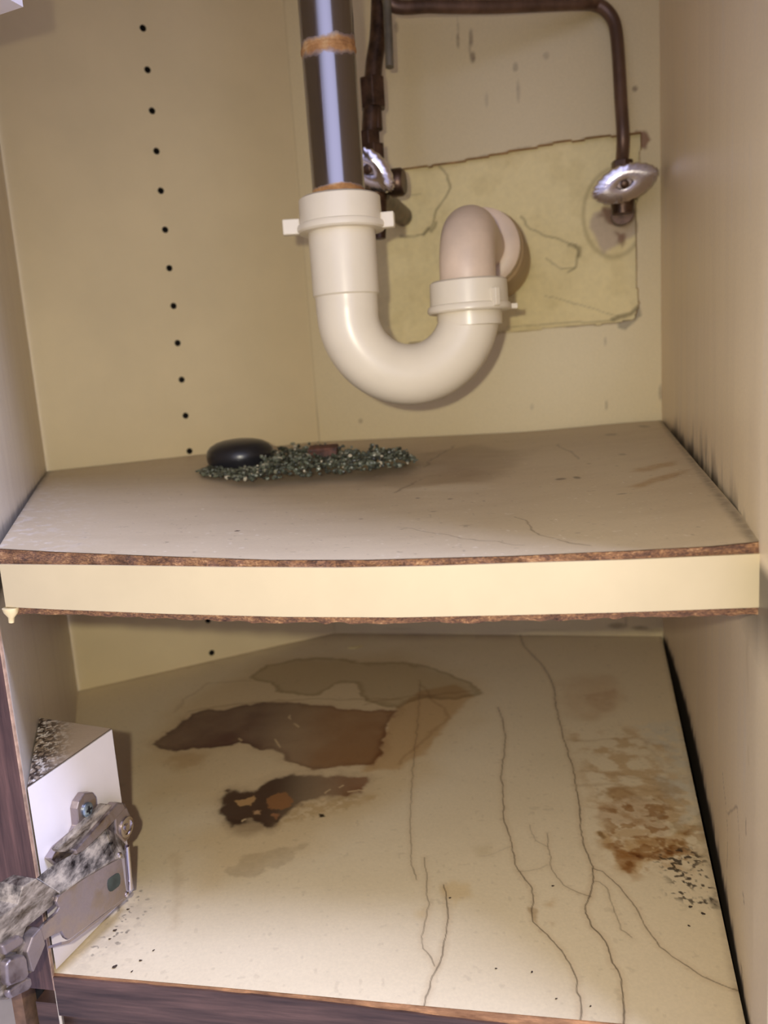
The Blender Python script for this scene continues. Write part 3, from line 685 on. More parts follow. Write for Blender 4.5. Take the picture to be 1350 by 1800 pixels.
for L, w, a in (([(745, 812), (760, 800), (790, 788), (800, 782)], .0012, .6), ([(690, 852), (720, 838), (740, 830)], .0010, .6), ([(560, 770), (590, 788), (620, 792)], .001, .2),
                ([(905, 895), (930, 912), (960, 930), (1000, 942), (1030, 950)], .0005, .6), ([(700, 910), (780, 925), (850, 938), (920, 945)], .0006, .45), ([(980, 782), (1005, 795), (1018, 805)], .0010, .5),
                ([(1050, 876), (1150, 876), (1235, 874)], .0007, .0)):
    pt.mix(pt.line(sh(L), w, .003, 90)*a, (92, 72, 54))
for (x, y, w, h, a) in ((985, 829, 10, 3, .8), (1014, 828, 6, 4, .8), (733, 855, 4, 2, .6), (790, 857, 5, 2, .6), (760, 878, 8, 2, .4), (633, 890, 4, 2, .5), (1094, 797, 6, 3, .5), (1074, 767, 10, 3, .5), (1132, 757, 8, 4, .5), (1035, 808, 4, 2, .4), (1093, 857, 10, 2, .5), (985, 973, 10, 1.2, .6)):
    a0, b0 = on_z(x, y, ZS)[:2]; dep = abs(b0-CAM[1]); w *= dep/F_PX; h *= dep/F_PX*(dep/.08)*.7
    d = ((X-a0)/w)**2+((Y-b0)/h)**2; pt.mix(np.clip(1.4-d, 0, 1)*a, (70, 46, 32))
pt.mix(sstep(.80, .84, n3)*.4, (90, 70, 54)); pt.mix(sstep(.80, .86, fbm(X, Y, 340, 3, 97))*.5, (232, 222, 208))
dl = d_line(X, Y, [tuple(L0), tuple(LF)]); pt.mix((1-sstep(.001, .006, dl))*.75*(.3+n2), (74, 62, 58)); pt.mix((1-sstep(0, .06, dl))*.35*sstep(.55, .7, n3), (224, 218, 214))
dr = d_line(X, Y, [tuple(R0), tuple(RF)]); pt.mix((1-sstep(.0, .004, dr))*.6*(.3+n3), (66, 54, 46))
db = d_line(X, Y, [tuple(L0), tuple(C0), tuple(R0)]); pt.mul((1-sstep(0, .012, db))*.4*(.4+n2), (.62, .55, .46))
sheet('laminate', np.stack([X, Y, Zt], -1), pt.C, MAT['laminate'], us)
# swollen board: top just below the laminate, ragged front
def board(seed=5):
    n = 220; V = []; Fc = []
    ls = np.linspace(0, 1, n)
    for k, q in enumerate(ls):
        qq = qa+(qb-qa)*q; b_ = np.array([np.interp(q, lt, bp[:, 0]), np.interp(q, lt, bp[:, 1])]); f_ = LF+uF*qq
        zt = np.interp(qq, top_q, top_z)-.0004; zc = np.interp(qq, cb_q, cb_z)-.0008*vnoise(np.array(q*90.), np.array(1.), 4)
        rag = [.0016*vnoise(np.array(q*60.), np.array(j*2.), 7)-.0008 for j in range(8)]
        zbk = ZS-.0004+.0045*float(sstep(.75, 1, q))
        V.append((b_[0], b_[1], zbk-.018))
        V.append((b_[0], b_[1], zbk-.0004))
        mid = (b_+f_)/2; V.append((mid[0], mid[1], (zt+zbk)/2-.004*math.sin(math.pi*q)-.0014))
        V.append((f_[0]-nF[0]*.002, f_[1]-nF[1]*.002, zt))
        for j in range(8):
            w = j/7; zz = zt*(1-w)+zc*w; p = f_+nF*(rag[j]-.0004); V.append((p[0], p[1], zz))
        V.append((f_[0]-nF[0]*.004, f_[1]-nF[1]*.004, zc)); V.append((mid[0], mid[1], (zc+zbk-.018)/2-.003*math.sin(math.pi*q)))
    m = 14
    for k in range(n-1):
        for j in range(m): Fc.append((k*m+j, k*m+(j+1) % m, (k+1)*m+(j+1) % m, (k+1)*m+j))
    Fc.append(tuple(range(m-1, -1, -1))); Fc.append(tuple((n-1)*m+j for j in range(m)))
    return V, Fc
put('board', *board(), MAT['particle'], us)
def bandmesh():
    n = 120; V = []; Fc = []
    for k in range(n):
        w = k/(n-1); qq = (qa+.0006)+(qb-qa-.0003)*w; p = LF+uF*qq
        zt = np.interp(qq, bt_q, bt_z); zb_ = np.interp(qq, bb_q, bb_z)
        for (o_, zz) in ((.0014, zt), (.0014, zb_), (.0004, zb_), (.0004, zt)):
            pp = p+nF*o_; V.append((pp[0], pp[1], zz))
    for k in range(n-1):
        for j in range(4): Fc.append((k*4+j, k*4+(j+1) % 4, (k+1)*4+(j+1) % 4, (k+1)*4+j))
    Fc.append((3, 2, 1, 0)); Fc.append(tuple((n-1)*4+j for j in range(4)))
    return V, Fc
put('edge_banding', *bandmesh(), MAT['band'], us)
g0 = frontz((20, 1076)); g1 = frontz((20, 1094)); g2 = frontz((34, 1078))
put('glue_drip', *sweep([g0+[0, 0, .002], g0, (g0+g1)/2, g1], [.0034, .0030, .0013, .0011], 16), MAT['cream'], us, True)

tag(put('shade_strip', *slab_xy([A3-uF*.0172-nF*.012, A3-uF*.0212-nF*.012, A3-uF*.0212-nF*.016, A3-uF*.0172-nF*.016], -.1005, -.0087), MAT['recess_shade']), 'black strip painting the shade of the gap between the tan board end and the kick board at the bottom left', 'strip')  # added strip, its black stands in for the shade of an open gap
# ------------------------------------------------------------------ hinge block
hB = .0910
A = v3(LF); B = on_z(235, 1565, 0.); B[2] = 0
Cb = on_z(68, 1262, hB)
# keep the back corner on the side panel
sC = (Cb[:2]-L0)@uL; Cb = v3(L0+uL*sC-nL*.0003)
A = v3(LF-nL*.0003+nF*-.0012)
blk = thing('hinge_block', 'white wedge shaped mounting block under the hinge at lower left with dusty top', 'block', v3((A+B)[:2]/2, .0004))
tri = [A, B, Cb]
put('white_face_block', *slab_xy([p[:2] for p in tri], .0004, hB-.0006), MAT['white'], blk)
# dusty top as a painted sheet
n = 120; u_, w_ = np.meshgrid(np.linspace(0, 1, n), np.linspace(0, 1, n))
PA = np.array(A); 
XYZ = (A[None, None]*(1-u_[..., None])+B[None, None]*u_[..., None])*(1-w_[..., None])+Cb[None, None]*w_[..., None]
X, Y = XYZ[..., 0], XYZ[..., 1]
pt = Paint(X, Y, (190, 170, 150))
dl = d_line(X, Y, [tuple(A[:2]), tuple(Cb[:2])]); nn = fbm(X, Y, 600, 4, 99)
pt.mix((1-sstep(.002, .020, dl))*sstep(.25, .6, nn)*1.0, (58, 46, 42)); pt.mix((1-sstep(.0, .022, dl))*sstep(.60, .68, fbm(X, Y, 700, 3, 98)), (236, 228, 222))
pt.mix(1-sstep(.0, .0010, d_line(X, Y, [tuple(A[:2]), tuple(B[:2])])), (60, 44, 38))
XYZ[..., 2] = hB
sheet('dusty_top', XYZ, pt.C, MAT['laminate'], blk, thick=0)
# upper twin, only its lower corner shows
offB = np.array([.0042, -.0005, 0])
ref = z_on(B+offB, 38, 12)
print('upper block', ref)
off = offB
ub = thing('hinge_block', 'white wedge mounting block whose lower tip shows at the top left corner', 'block', v3((A+B)[:2]/2+off[:2], ref))
put('white_face_block', *slab_xy([(p+off)[:2]+np.array(nL)*(-.0) for p in tri], ref, ref+.09), MAT['white'], ub)

# ------------------------------------------------------------------ concealed hinge
fs = (B-A)/np.linalg.norm(B-A); fn = np.array([fs[1], -fs[0], 0.])
if fn[0] < 0: fn = -fn
upv = np.array([0, 0, 1.])
def onf(x, y, h): return on_plane(x, y, A+fn*h, fn)
def plate(L, h1, h0):      # outline read on the outer plane h1, going back to h0
    return prism([onf(x, y, h1) for x, y in L], -fn*(h1-h0))
def c5(L): return [(x/5.192, 1370+y/5.192) for x, y in L]
def c6(L): return [(x/5.192, 1540+y/5.192) for x, y in L]
hg = thing('concealed_hinge', 'worn nickel concealed cabinet hinge with dusty arm screwed to the white block', 'hinge', onf(190, 1500, 0))
mp_ = put('mounting_plate', *plate(c5([(705, 270), (722, 205), (775, 125), (850, 118), (878, 160), (886, 262), (980, 225), (1060, 240), (1140, 215), (1190, 330), (1180, 520), (1080, 560), (700, 760), (540, 790), (470, 730), (540, 620), (690, 490), (720, 420)]), .0045, .0002), MAT['nickel'], hg, bevel=.0005)
sc = onf(*c5([(795, 275)])[0], .0046)
V1 = lathe(sc, fn, [(0, .0034), (.0006, .0034), (.0012, .0026), (.0012, .0012), (.0004, .0004)], 24)
cr1 = obox(sc+fn*.0012, fs, upv, fn, .0038, .0009, .0005); cr2 = obox(sc+fn*.0012, upv, fs, fn, .0038, .0009, .0005)
scr = put('screw', *V1, MAT['screw'], mp_, True); put('cross_slot', *join(cr1, cr2), MAT['recess_shade'], scr)
put('clip_rail', *plate(c5([(520, 640), (960, 225), (1050, 235), (1085, 250), (690, 640), (660, 665), (540, 665)]), .0075, .004), MAT['dusty'], mp_, bevel=.0005)
put('clip_rail', *plate(c5([(690, 650), (1075, 215), (1125, 215), (1150, 260), (1010, 420), (780, 640), (700, 690)]), .0095, .004), MAT['nickel'], mp_, bevel=.0006)
# eccentric adjuster at the far end
ea = onf(*c5([(1125, 430)])[0], .0068)
adj = put('adjuster_cap', *plate(c5([(1050, 330), (1100, 260), (1160, 250), (1195, 330), (1190, 530), (1140, 580), (1060, 500)]), .0085, .003), MAT['nickel'], mp_, bevel=.0008)
put('adjuster_screw', *lathe(ea+fn*.0017, fn, [(0, .0050), (.0008, .0050), (.0010, .0036), (.0003, .0034), (.0003, .0018), (.0012, .0016)], 28), MAT['chrome'], mp_, True)
# arm: an inner dusty channel and the outer side plate
TOPE = c5([(545, 1030), (640, 985), (1060, 715), (1110, 700)])
side = c5([(560, 1040), (700, 935), (1050, 722), (1115, 730)])+c6([(1140, 40), (1165, 190), (1120, 215), (900, 385), (625, 585), (590, 565), (560, 505), (440, 565), (330, 650), (270, 600), (400, 440), (520, 330), (545, 290), (515, 240), (530, 190)])
H1 = .0175
arm = put('arm', *plate(side, H1, H1-.0016), MAT['nickel'], hg, bevel=.0004)
inner = c5([(200, 985), (560, 760), (700, 640), (860, 520), (990, 500), (1120, 600), (1140, 640), (1090, 700), (1050, 722), (700, 935), (560, 1040), (480, 1190)])+c6([(300, 420), (100, 560), (-90, 640), (-90, 380)])
# dusty top: loft between near edge on the block side and the plate's top edge
def strip(L1, h1, L2, h2, th):
    a = [onf(x, y, h1) for x, y in L1]; b = [onf(x, y, h2) for x, y in L2]; n = len(a)
    dn = np.array([0, 0, -th]); V = a+b+[p+dn for p in a]+[p+dn for p in b]; Fc = []
    for i in range(n-1):
        Fc += [(i, i+1, n+i+1, n+i), (2*n+i, 3*n+i, 3*n+i+1, 2*n+i+1), (i, 2*n+i, 2*n+i+1, i+1), (n+i, n+i+1, 3*n+i+1, 3*n+i)]
    Fc += [(0, n, 3*n, 2*n), (n-1, 3*n-1, 4*n-1, 2*n-1)]
    return V, Fc
put('top_flange', *strip(c5([(330, 900), (450, 800), (640, 690), (860, 520), (960, 430)]), .0075, c5([(545, 1035), (660, 960), (800, 870), (1000, 755), (1125, 690)]), H1, .0012), MAT['dusty'], hg, bevel=.0003)
put('end_flange', *strip(c5([(960, 430), (1050, 500), (1145, 590)]), .0085, c5([(1060, 715), (1100, 705), (1130, 700)]), H1, .0012), MAT['dusty'], hg)
put('bottom_flange', *strip(c6([(440, 640), (640, 580), (900, 380), (1150, 190)]), .008, c6([(560, 600), (625, 592), (900, 388), (1130, 205)]), H1-.0002, .0012), MAT['nickel'], hg)
put('slot', *plate(c5([(984, 950), (988, 920), (1004, 902), (1066, 858), (1084, 856), (1094, 872), (1100, 900), (1098, 950), (1084, 976), (1028, 1020), (1008, 1024), (994, 1008), (986, 985)]), H1+.0003, H1-.0004), MAT['window'], arm)
put('pivot_pin', *sweep([onf(*c5([(1155, 610)])[0], H1-.003), onf(*c5([(1175, 850)])[0], H1-.003), onf(*c6([(1185, 120)])[0], H1-.003)], .0014, 16), MAT['chrome'], hg, True)
for q in (c5([(1085, 690)])[0], c6([(1150, 165)])[0]):
    put('rivet', *lathe(onf(*q, H1-.0006), fn, [(0, .0014), (.0009, .0013), (.0013, .0008)], 16), MAT['chrome'], hg, True)
# elbow of the hinge reaching to the door, dusty
elbow = c5([(210, 975), (330, 905), (545, 1035), (500, 1160)])+c6([(500, 250), (400, 340), (240, 470), (210, 560), (250, 640), (300, 780), (290, 880), (240, 900), (150, 700), (60, 690), (-70, 740), (-70, 400), (0, 370), (160, 260)])
put('elbow', *plate(elbow, .0160, .004), MAT['dusty'], hg, bevel=.0014, seg=3)
put('link', *plate(c6([(300, 560), (380, 470), (420, 620), (380, 720), (310, 880), (290, 860), (250, 700)]), .0185, .010), MAT['nickel'], hg, bevel=.0006)
for L, h in ((c6([(20, 640), (180, 545), (215, 560), (220, 600), (190, 640), (50, 730)]), .0195), (c6([(60, 810), (100, 760), (225, 720), (250, 760), (270, 900), (240, 950), (90, 1010), (70, 980)]), .0205), (c6([(80, 1050), (240, 930), (290, 930), (300, 990), (270, 1040), (110, 1120), (80, 1100)]), .0195)):
    put('cup_link', *plate(L, h, .0165), MAT['nickel'], hg, bevel=.0009, seg=3)
put('cup', *plate(c6([(-120, 620), (60, 650), (60, 810), (75, 1050), (110, 1130), (-120, 1150)]), .0165, .004), MAT['dusty'], hg, bevel=.0012)

# ------------------------------------------------------------------ drain trap
PL = at_depth(603, 440, .508); PR = at_depth(824, 525, .527)
axL, axR = PL[:2].copy(), PR[:2].copy()
def zL(y, x=None): return z_on(v3(axL), 603 if x is None else x, y)
def zR(y): return z_on(v3(axR), 828, y)
RUST_Z = z_on(v3(axL), 578, 92); TAIL_BOTTOM_Z = z_on(v3(axL), 592, 338)
dt = thing('drain_trap', 'white plastic P-trap drain pipe hanging from a rusty chrome tailpiece', 'pipe', v3(axL, zL(410)))
oz = parent_loc(dt)
RUST_Z -= oz.z; TAIL_BOTTOM_Z -= oz.z
MAT['tail'] = mat_tail()
zn1t, zn1b = zL(347), zL(408)
put('tailpiece', *sweep([v3(axL, .699), v3(axL, zn1t+.02), v3(axL, zn1t-.005)], .0166, 64), MAT['tail'], dt, True)
# thin seam ring on the chrome tube
put('rust_ring', *lathe(v3(axL, RUST_Z+oz.z-.0012), upv, [(0, .0167), (.0005, .0171), (.0019, .0171), (.0024, .0167)], 64), MAT['tail'], dt, True)
zseam = zL(520)
nutprof = lambda H, r: [(H+.0002, r*.66), (H, r*.93), (H-.0012, r*.985), (H*.25, r), (H*.22, r*1.05), (H*.14, r*1.075), (H*.05, r*1.07), (0, r*1.03), (-.0002, r*.72)]
H = zn1t-zn1b
n1_ = put('slip_nut', *lathe(v3(axL, zn1b), upv, nutprof(H, .0262), 72), MAT['pvc'], dt, True)
fr = RT-upv*(RT@upv); fr /= np.linalg.norm(fr); fb = np.cross(upv, fr)
for sgn, dx, ang in ((-1, .0315, -.10), (1, .0300, .25)):
    d_ = fr*math.cos(ang)*sgn+fb*math.sin(ang)*(-1 if sgn > 0 else 1)*.6; d_ /= np.linalg.norm(d_)
    put('ear', *obox(v3(axL, zn1b+H*.22)+d_*dx, d_, np.cross(upv, d_), upv, .011 if sgn < 0 else .0085, .0065, .0095), MAT['pvc'], n1_, bevel=.0008)
# J bend
zb0 = zL(412)
uU = (axR-axL)/np.linalg.norm(axR-axL); gap = np.linalg.norm(axR-axL); rad = gap/2
cxy = (axL+axR)/2
zbot = z_on(v3(cxy), 716, 659)
zc = zbot+rad
zr0 = zR(556)
path = []; rr = []
for z_ in np.linspace(zb0+.004, zseam+.0005, 6): path.append(v3(axL, z_)); rr.append(.0214)
path.append(v3(axL, zseam)); rr.append(.0209)
path.append(v3(axL, zseam-.0006)); rr.append(.0202)
for z_ in np.linspace(zseam-.003, zc, 5)[:-1]:
    path.append(v3(axL, z_)); rr.append(.0201)
for k in range(0, 41):
    g = math.pi*k/40; p = cxy-uU*rad*math.cos(g); path.append(v3(p, zc-rad*math.sin(g))); rr.append(.0199)
for z_ in np.linspace(zc, max(zr0, zc+.004)+.004, 4)[1:]:
    path.append(v3(axR, z_)); rr.append(.0199)
put('trap_bend', *sweep(path, rr, 64), MAT['pvc'], dt, True)
put('collar', *lathe(v3(axR, zr0-.0065), upv, [(0, .0200), (.0004, .0212), (.0045, .0214), (.009, .0214)], 64), MAT['pvc'], dt, True)
print('trap', zn1t, zn1b, zseam, zc, zr0, gap)
# second nut
zn2t, zn2b = zR(493), zR(549); H = zn2t-zn2b
n2_ = put('slip_nut', *lathe(v3(axR, zn2b), upv, nutprof(H, .0258), 72), MAT['pvc'], dt, True)
for a_ in (-.62,):
    d_ = -fb*math.cos(.55)*(1 if fb[1] > 0 else -1)+fr*math.sin(.55)*1.0; d_ /= np.linalg.norm(d_)
    put('ear', *obox(v3(axR, zn2b+H*.36)+d_*.0275, d_, np.cross(upv, d_), upv, .0055, .0038, H*.55), MAT['pvc'], n2_, bevel=.0006)
d_ = fr
put('ear', *obox(v3(axR, zn2b+H*.12)+fr*.0285-(fb if fb[1] > 0 else -fb)*(-.004), fr, fb, upv, .008, .006, .0035), MAT['pvc'], n2_, bevel=.0006)
# trap arm turning back to the wall
zel = z_on(v3(axR), 833, 398)
dW = v3(nB); rb = .030
path = [v3(axR, zn2t-.004), v3(axR, (zn2t+zel-rb)/2)]
for k in range(0, 21):
    g = math.pi/2*k/20; path.append(v3(axR, zel-rb)+upv*rb*math.sin(g)+dW*rb*(1-math.cos(g)))
arm0 = path[-1]; toW = (C0-arm0[:2])@nB
path += [arm0+dW*toW*w for w in (.3, .6, .98)]
put('trap_arm', *sweep(path, .0184, 56), MAT['pvc_old'], dt, True)
j = arm0+dW*(toW*.40)
put('slip_nut', *lathe(j, dW, [(-.0002, .0190), (0, .0262), (.0015, .0296), (.010, .0302), (.012, .0290), (.018, .0286)], 64), MAT['pvc_old'], dt, True)
put('wall_coupling', *lathe(j+dW*.018, dW, [(0, .0262), (.004, .0315), (.010, .0328), (toW*.6-.0165, .0334)], 64), MAT['coupling'], dt, True)

# ------------------------------------------------------------------ water supplies
VP = at_depth(1097, 322, .64)          # right shutoff valve handle centre
wallP = C0+nB*OFF
def to_wall(P): return (wallP-P[:2])@nB
hx = .70
def valve(name, label, hc, tilt, stub_drop, parent_pipe=True, scale=1.):
    v = thing(name, label, 'valve', hc)
    dw = to_wall(hc)
    body = hc+dW*.022-upv*.004
    put('valve_body', *join(sweep([hc+dW*.006, hc+dW*.016, hc+dW*.030], [.0062, .0085, .0095], 28), sweep([body-upv*.016, body-upv*.004, body+upv*.010, body+upv*.016], [.0085, .0100, .0090, .0078], 28)), MAT['brass'], v, True)
    put('compression_nut', *sweep([body+upv*.014, body+upv*.026], .0088, 6), MAT['brass'], v, bevel=.0006)
    s0 = body+dW*.004-upv*stub_drop
    put('wall_stub', *sweep([s0, s0+dW*.02, s0+dW*(dw-.030)], [.0095, .0085, .0085], 28), MAT['brass'], v, True)
    # oval knurled handle
    a_ = fr*math.cos(tilt)+upv*math.sin(tilt); nn = -dW*.90+upv*-.30+fr*.02; nn /= np.linalg.norm(nn)
    a_ = a_-nn*(a_@nn); a_ /= np.linalg.norm(a_); b_ = np.cross(nn, a_)
    V = []; Fc = []; seg = 96
    pr = [(-.0055, .55), (-.0060, .80), (-.0045, .93), (-.0015, .985), (.0020, 1.), (.0045, .95), (.0058, .80), (.0066, .45), (.0062, .26), (.0040, .22)]
    for (h, r) in pr:
        for k in range(seg):
            g = 2*math.pi*k/seg; rk = r*(1+(.022*math.cos(g*24) if -.003 < h < .005 else 0))
            V.append(hc+nn*h+a_*rk*.0268*math.cos(g)*scale+b_*rk*.0142*math.sin(g)*abs(math.sin(g))**.35*scale)
    for i in range(len(pr)-1):
        for k in range(seg):
            k2 = (k+1) % seg; Fc.append((i*seg+k, i*seg+k2, (i+1)*seg+k2, (i+1)*seg+k))
    Fc.append(tuple(range(seg-1, -1, -1))); Fc.append(tuple((len(pr)-1)*seg+k for k in range(seg)))
    hd = put('handle', V, Fc, MAT['chrome'], v, True)
    put('handle_screw', *lathe(hc+nn*.0045, nn, [(0, .0034), (.0018, .0034), (.0026, .0022)], 20), MAT['brass'], hd, True)
    return v, body
va, body = valve('shutoff_valve', 'chrome oval handled shutoff valve at the right end of the copper supply pipe', VP, .33, .014)
dep = (body-CAM)@FW
ptop = body+upv*.020
p1 = at_depth(1084, 60, dep-.012)
Lp = [at_depth(x, y, dep-.02-.03*(1088-x)/400) for x, y in [(686, 6), (760, 11), (860, 12), (960, 8), (1020, 6)]]
bend = [at_depth(x, y, dep-.016) for x, y in [(1046, 8), (1064, 17), (1077, 34), (1083, 56), (1087, 100), (1091, 170), (1095, 240)]]
def smooth(P, n=8):
    P = [np.asarray(p) for p in P]; o = []
    for i in range(len(P)-1):
        a, b, c, d = P[max(i-1, 0)], P[i], P[i+1], P[min(i+2, len(P)-1)]
        for k in range(n):
            t_ = k/n; o.append(.5*((2*b)+(-a+c)*t_+(2*a-5*b+4*c-d)*t_*t_+(-a+3*b-3*c+d)*t_**3))
    return o+[P[-1]]
start = Lp[0]+np.array([-.001, .0, .03])
sp = put('supply_pipe', *sweep(smooth([start]+Lp+bend+[ptop+upv*.004, ptop-upv*.010]), .0051, 24), MAT['copper'], None, True)
tag(sp, 'tarnished copper supply pipe running across the top and bending down to the right valve', 'pipe')

V2 = at_depth(648, 296, .60)
vb, body2 = valve('shutoff_valve', 'dark shutoff valve partly hidden behind the chrome tailpiece of the drain', V2, -.75, .010, scale=.9)
kn = body2+fr*.012
put('packing_knob', *lathe(body2-upv*.004, fr-dW*.3, [(0, .007), (.010, .008), (.013, .0105), (.021, .0105), (.023, .009)], 28), MAT['brass'], vb, True)
put('lower_stem', *sweep([body2-upv*.014, body2-upv*.030, body2-upv*.044], [.0085, .0065, .0050], 20), MAT['brass'], vb, True)
d2 = (body2-CAM)@FW
rp2 = thing('riser_pipe', 'dark tarnished riser pipe with couplings behind the chrome tailpiece', 'pipe', at_depth(655, 215, d2))
pts_ = [at_depth(x, y, d2) for x, y in [(668, -40), (667, 20), (664, 70), (658, 110), (655, 150), (652, 210), (650, 262)]]
pts_.append(body2+upv*.02)
put('tube', *sweep(smooth(pts_), .0068, 24), MAT['brass'], rp2, True)
for (x, y, r_, h_) in ((655, 165, .0105, .022), (648, 250, .0100, .014)):
    c = at_depth(x, y, d2); put('coupling_nut', *sweep([c-upv*h_/2, c+upv*h_/2], r_, 6), MAT['brass'], rp2, bevel=.0008)
c = at_depth(661, 196, d2); put('tab', *sweep([c+upv*.008, c, at_depth(664, 228, d2)], [.0042, .0046, .0040], 14), MAT['brass'], rp2, True)
gt = put('faucet_tube', *sweep([at_depth(676, -60, d2-.02), at_depth(681, 20, d2-.02), at_depth(685, 118, d2-.02)], .0032, 20), MAT['grey_tube'], None, True)
tag(gt, 'thin grey open ended tube hanging down beside the dark riser pipe', 'tube')

# ------------------------------------------------------------------ things on the upper shelf
def shelf_z(x, y):
    # height of the laminate near the back
    return ZS-.0020
c = on_z(419, 826, ZS-.001); c2 = np.array([c[0], c[1]+.016, ZS-.0016])
dpt = (c2-CAM)@FW
rx = 59/F_PX*dpt; print('plug', c2, rx)
# domed rubber plug lying on the shelf
k = lathe(c2+upv*.0012, upv, [(0, rx*.80), (.001, rx*.92), (.006, rx*.99), (.010, rx), (.0135, rx*.96), (.0165, rx*.86), (.0190, rx*.68), (.0205, rx*.45), (.0212, rx*.2), (.0213, rx*.02)], 64)
st_ = put('drain_plug', *k, MAT['rubber'], None, True)
tag(st_, 'glossy black domed rubber plug lying at the back of the upper shelf', 'plug')
# heap of grey green granules
out = [(345, 832), (360, 822), (470, 800), (520, 792), (545, 790), (590, 800), (640, 805), (700, 800), (728, 802), (733, 815), (705, 822), (640, 832), (590, 838), (520, 842), (470, 847), (425, 850), (400, 845), (360, 838)]
OW = [tuple(on_z(x, y, ZS-.002)[:2]) for x, y in [(344, 832), (362, 826), (470, 808), (540, 800), (590, 801), (640, 808), (700, 802), (730, 806), (733, 814), (705, 822), (640, 830), (590, 835), (520, 840), (470, 846), (425, 849), (400, 845), (360, 838)]]
xs = [p[0] for p in OW]; ys = [p[1] for p in OW]
V = []; Fc = []
ico = bmesh.new(); bmesh.ops.create_icosphere(ico, subdivisions=1, radius=1.); ico.verts.ensure_lookup_table()
iv = np.array([v.co[:] for v in ico.verts]); iff = [tuple(v.index for v in f.verts) for f in ico.faces]; ico.free()
cnt = 0
while cnt < 2800:
    x = rng.uniform(min(xs), max(xs)); y = rng.uniform(min(ys), max(ys))
    sdv = float(sd_poly(np.array([x]), np.array([y]), OW)[0])
    if sdv > .0: continue
    if math.hypot(x-c2[0], y-c2[1]) < rx*.93: continue
    hmax = (.35 if x < c2[0]+rx*.9 and y < c2[1] else 1.)*min(.0085, -sdv*1.0)*(.5+1.0*float(vnoise(np.array(x*110), np.array(y*110), 5)))
    zz = shelf_z(x, y)+.0012+rng.uniform(.2, 1)*hmax
    sz = rng.uniform(.0007, .0018)*np.array([rng.uniform(.7, 1.5), rng.uniform(.7, 1.3), rng.uniform(.5, 1.)])
    th = rng.uniform(0, 6.28); cs, sn = math.cos(th), math.sin(th); th2 = rng.uniform(-.8, .8); c_, s_ = math.cos(th2), math.sin(th2)
    q = iv*sz*rng.uniform(.8, 1.2, iv.shape); q = q @ np.array([[cs, -sn, 0], [sn, cs, 0], [0, 0, 1]]).T @ np.array([[1, 0, 0], [0, c_, -s_], [0, s_, c_]]).T
    n0 = len(V); V += [tuple(a+np.array([x, y, zz])) for a in q]; Fc += [tuple(i+n0 for i in f) for f in iff]; cnt += 1
m, nt, b = new_mat('grey_green_granules'); gi = nd(nt, 'ShaderNodeNewGeometry')
nt.links.new(ramp(nt, gi.outputs['Random Per Island'], [(0, (40, 42, 34)), (.45, (66, 70, 58)), (.8, (98, 104, 86)), (.94, (124, 126, 108)), (1, (196, 186, 160))]), b.inputs['Base Color'])
b.inputs['Roughness'].default_value = .35
gr_ = put('granule_heap', V, Fc, m, None); tag(gr_, 'heap of grey green granules spilled beside the black plug on the upper shelf', 'granules', kind='stuff')
# brown chip resting on the heap
cb = at_depth(567, 793, (on_z(566, 815, ZS)-CAM)@FW-.002)
V, Fc = obox(cb, fr, fb, upv, .021, .009, .0065); V = [np.array(v)+rng.uniform(-.0014, .0014, 3) for v in V]
tag(put('wood_chip', V, Fc, plain('brown_chip', (78, 48, 36), .7, var=.4, scale=200, bumps=.4), None, bevel=.0009), 'dark brown chip lying on top of the grey green granules', 'chip')

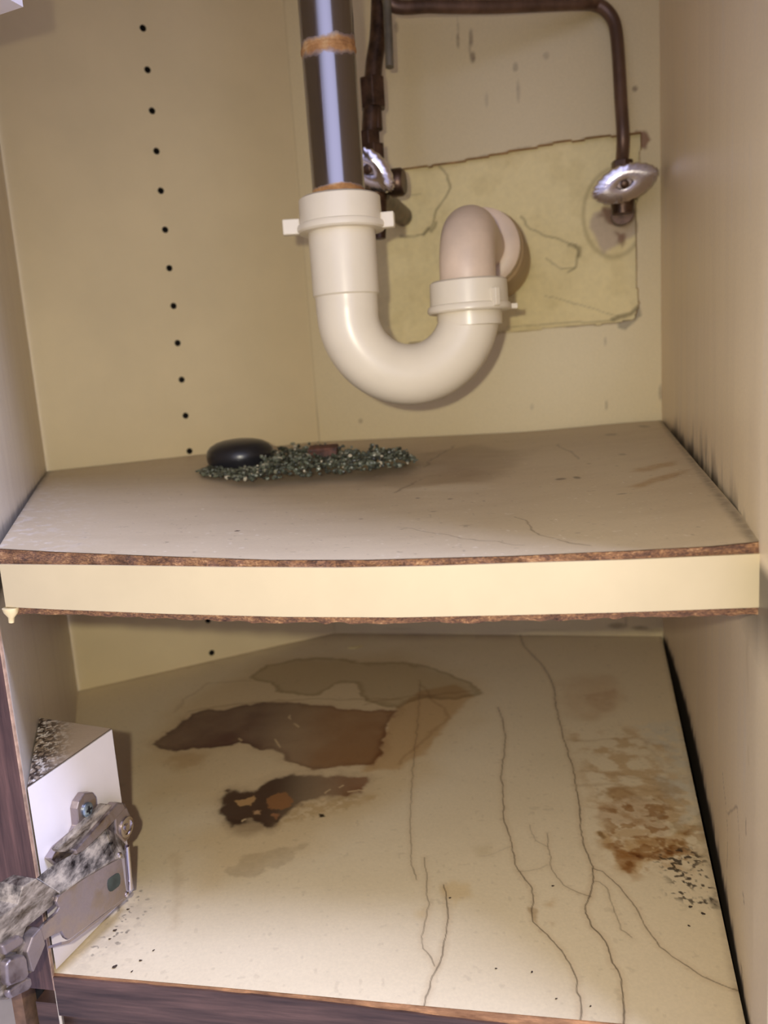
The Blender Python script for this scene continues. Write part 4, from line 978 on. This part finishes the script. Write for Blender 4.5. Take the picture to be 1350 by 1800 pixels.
# ------------------------------------------------------------------ loose crumbs
base = bmesh.new(); bmesh.ops.create_icosphere(base, subdivisions=2, radius=1.)
for v in base.verts: v.co *= 1+.25*math.sin(v.co.x*7+v.co.y*5+v.co.z*9)
cm = D.meshes.new('crumb'); base.to_mesh(cm); base.free(); cm.materials.append(MAT['crumb'])
cm2 = cm.copy(); cm2.materials.clear(); cm2.materials.append(MAT['pale_crumb'])
def crumb(px, z, sz, rot, label, group, mesh=cm, cat='crumb', nm='crumb'):
    P = on_z(px[0], px[1], z+.0003); o = D.objects.new(nm, mesh); link(o)
    o.location = (P[0], P[1], z+sz[2]*.9); o.scale = sz; o.rotation_euler = (0, 0, rot); tag(o, label, cat, group); return o
crumb((202, 1699), .0003, (.0011, .0007, .0004), .7, 'largest dark crumb on the bottom shelf near the hinge corner', None)
for p, s_, r_, lab in (((247, 1688), .0007, 0, 'small dark crumb right of the largest crumb, towards the front edge'), ((232, 1707), .0006, 1., 'tiny dark crumb just below the largest crumb, nearest the front edge'),
        ((270, 1670), .0006, .8, 'slanting dark sliver up and right of the largest crumb'), ((193, 1650), .0006, .3, 'tiny dark speck below the pair of crumbs under the hinge plate'),
        ((202, 1635), .0009, .4, 'dark crumb close under the lower edge of the hinge plate'), ((225, 1598), .0007, .2, 'dark crumb right below the far lower corner of the hinge plate')):
    crumb(p, .0003, (s_, s_*.5, s_*.45), r_, lab, 'dark crumbs near the hinge')
for p, s_, r_, lab in (((872, 1702), .0005, 0, 'tiny dark crumb in the bright front area left of the middle long crack'), ((935, 1708), .0006, 1., 'tiny dark crumb close left of the middle long crack near the front'),
        ((1038, 1768), .0005, .8, 'tiny dark crumb just right of the middle long crack at the front edge'), ((978, 1755), .0005, .3, 'tiny dark crumb left of the middle long crack beside the front edge'),
        ((1236, 1606), .0009, -.6, 'dark oval crumb below the mould spots at the right edge'), ((1214, 1594), .0009, .1, 'dark crumb left of the oval crumb under the mould spots'),
        ((1211, 1627), .0006, -.8, 'small dark crumb in front of the mould spots, right of the slanting crack'), ((972, 1557), .0007, .2, 'small round dark crumb between the two long cracks'),
        ((791, 1578), .0006, .2, 'tiny dark crumb on the faint round tan stain')):
    crumb(p, .0003, (s_, s_*.6, s_*.45), r_, lab, 'dark crumbs on the right of the bottom shelf')
crumb((417, 934), ZS-.0048, (.0014, .0004, .0004), .35, 'dark thin crumb on the left front of the upper shelf', None)
crumb((857, 969), ZS-.0062, (.0013, .0006, .0005), .2, 'pale flake near the front edge of the upper shelf', None, cm2, 'flake', 'flake')
crumb((625, 1138), .0003, (.0068, .0042, .0005), .3, 'pale oval flake at the back of the bottom shelf', None, cm2, 'flake', 'flake')
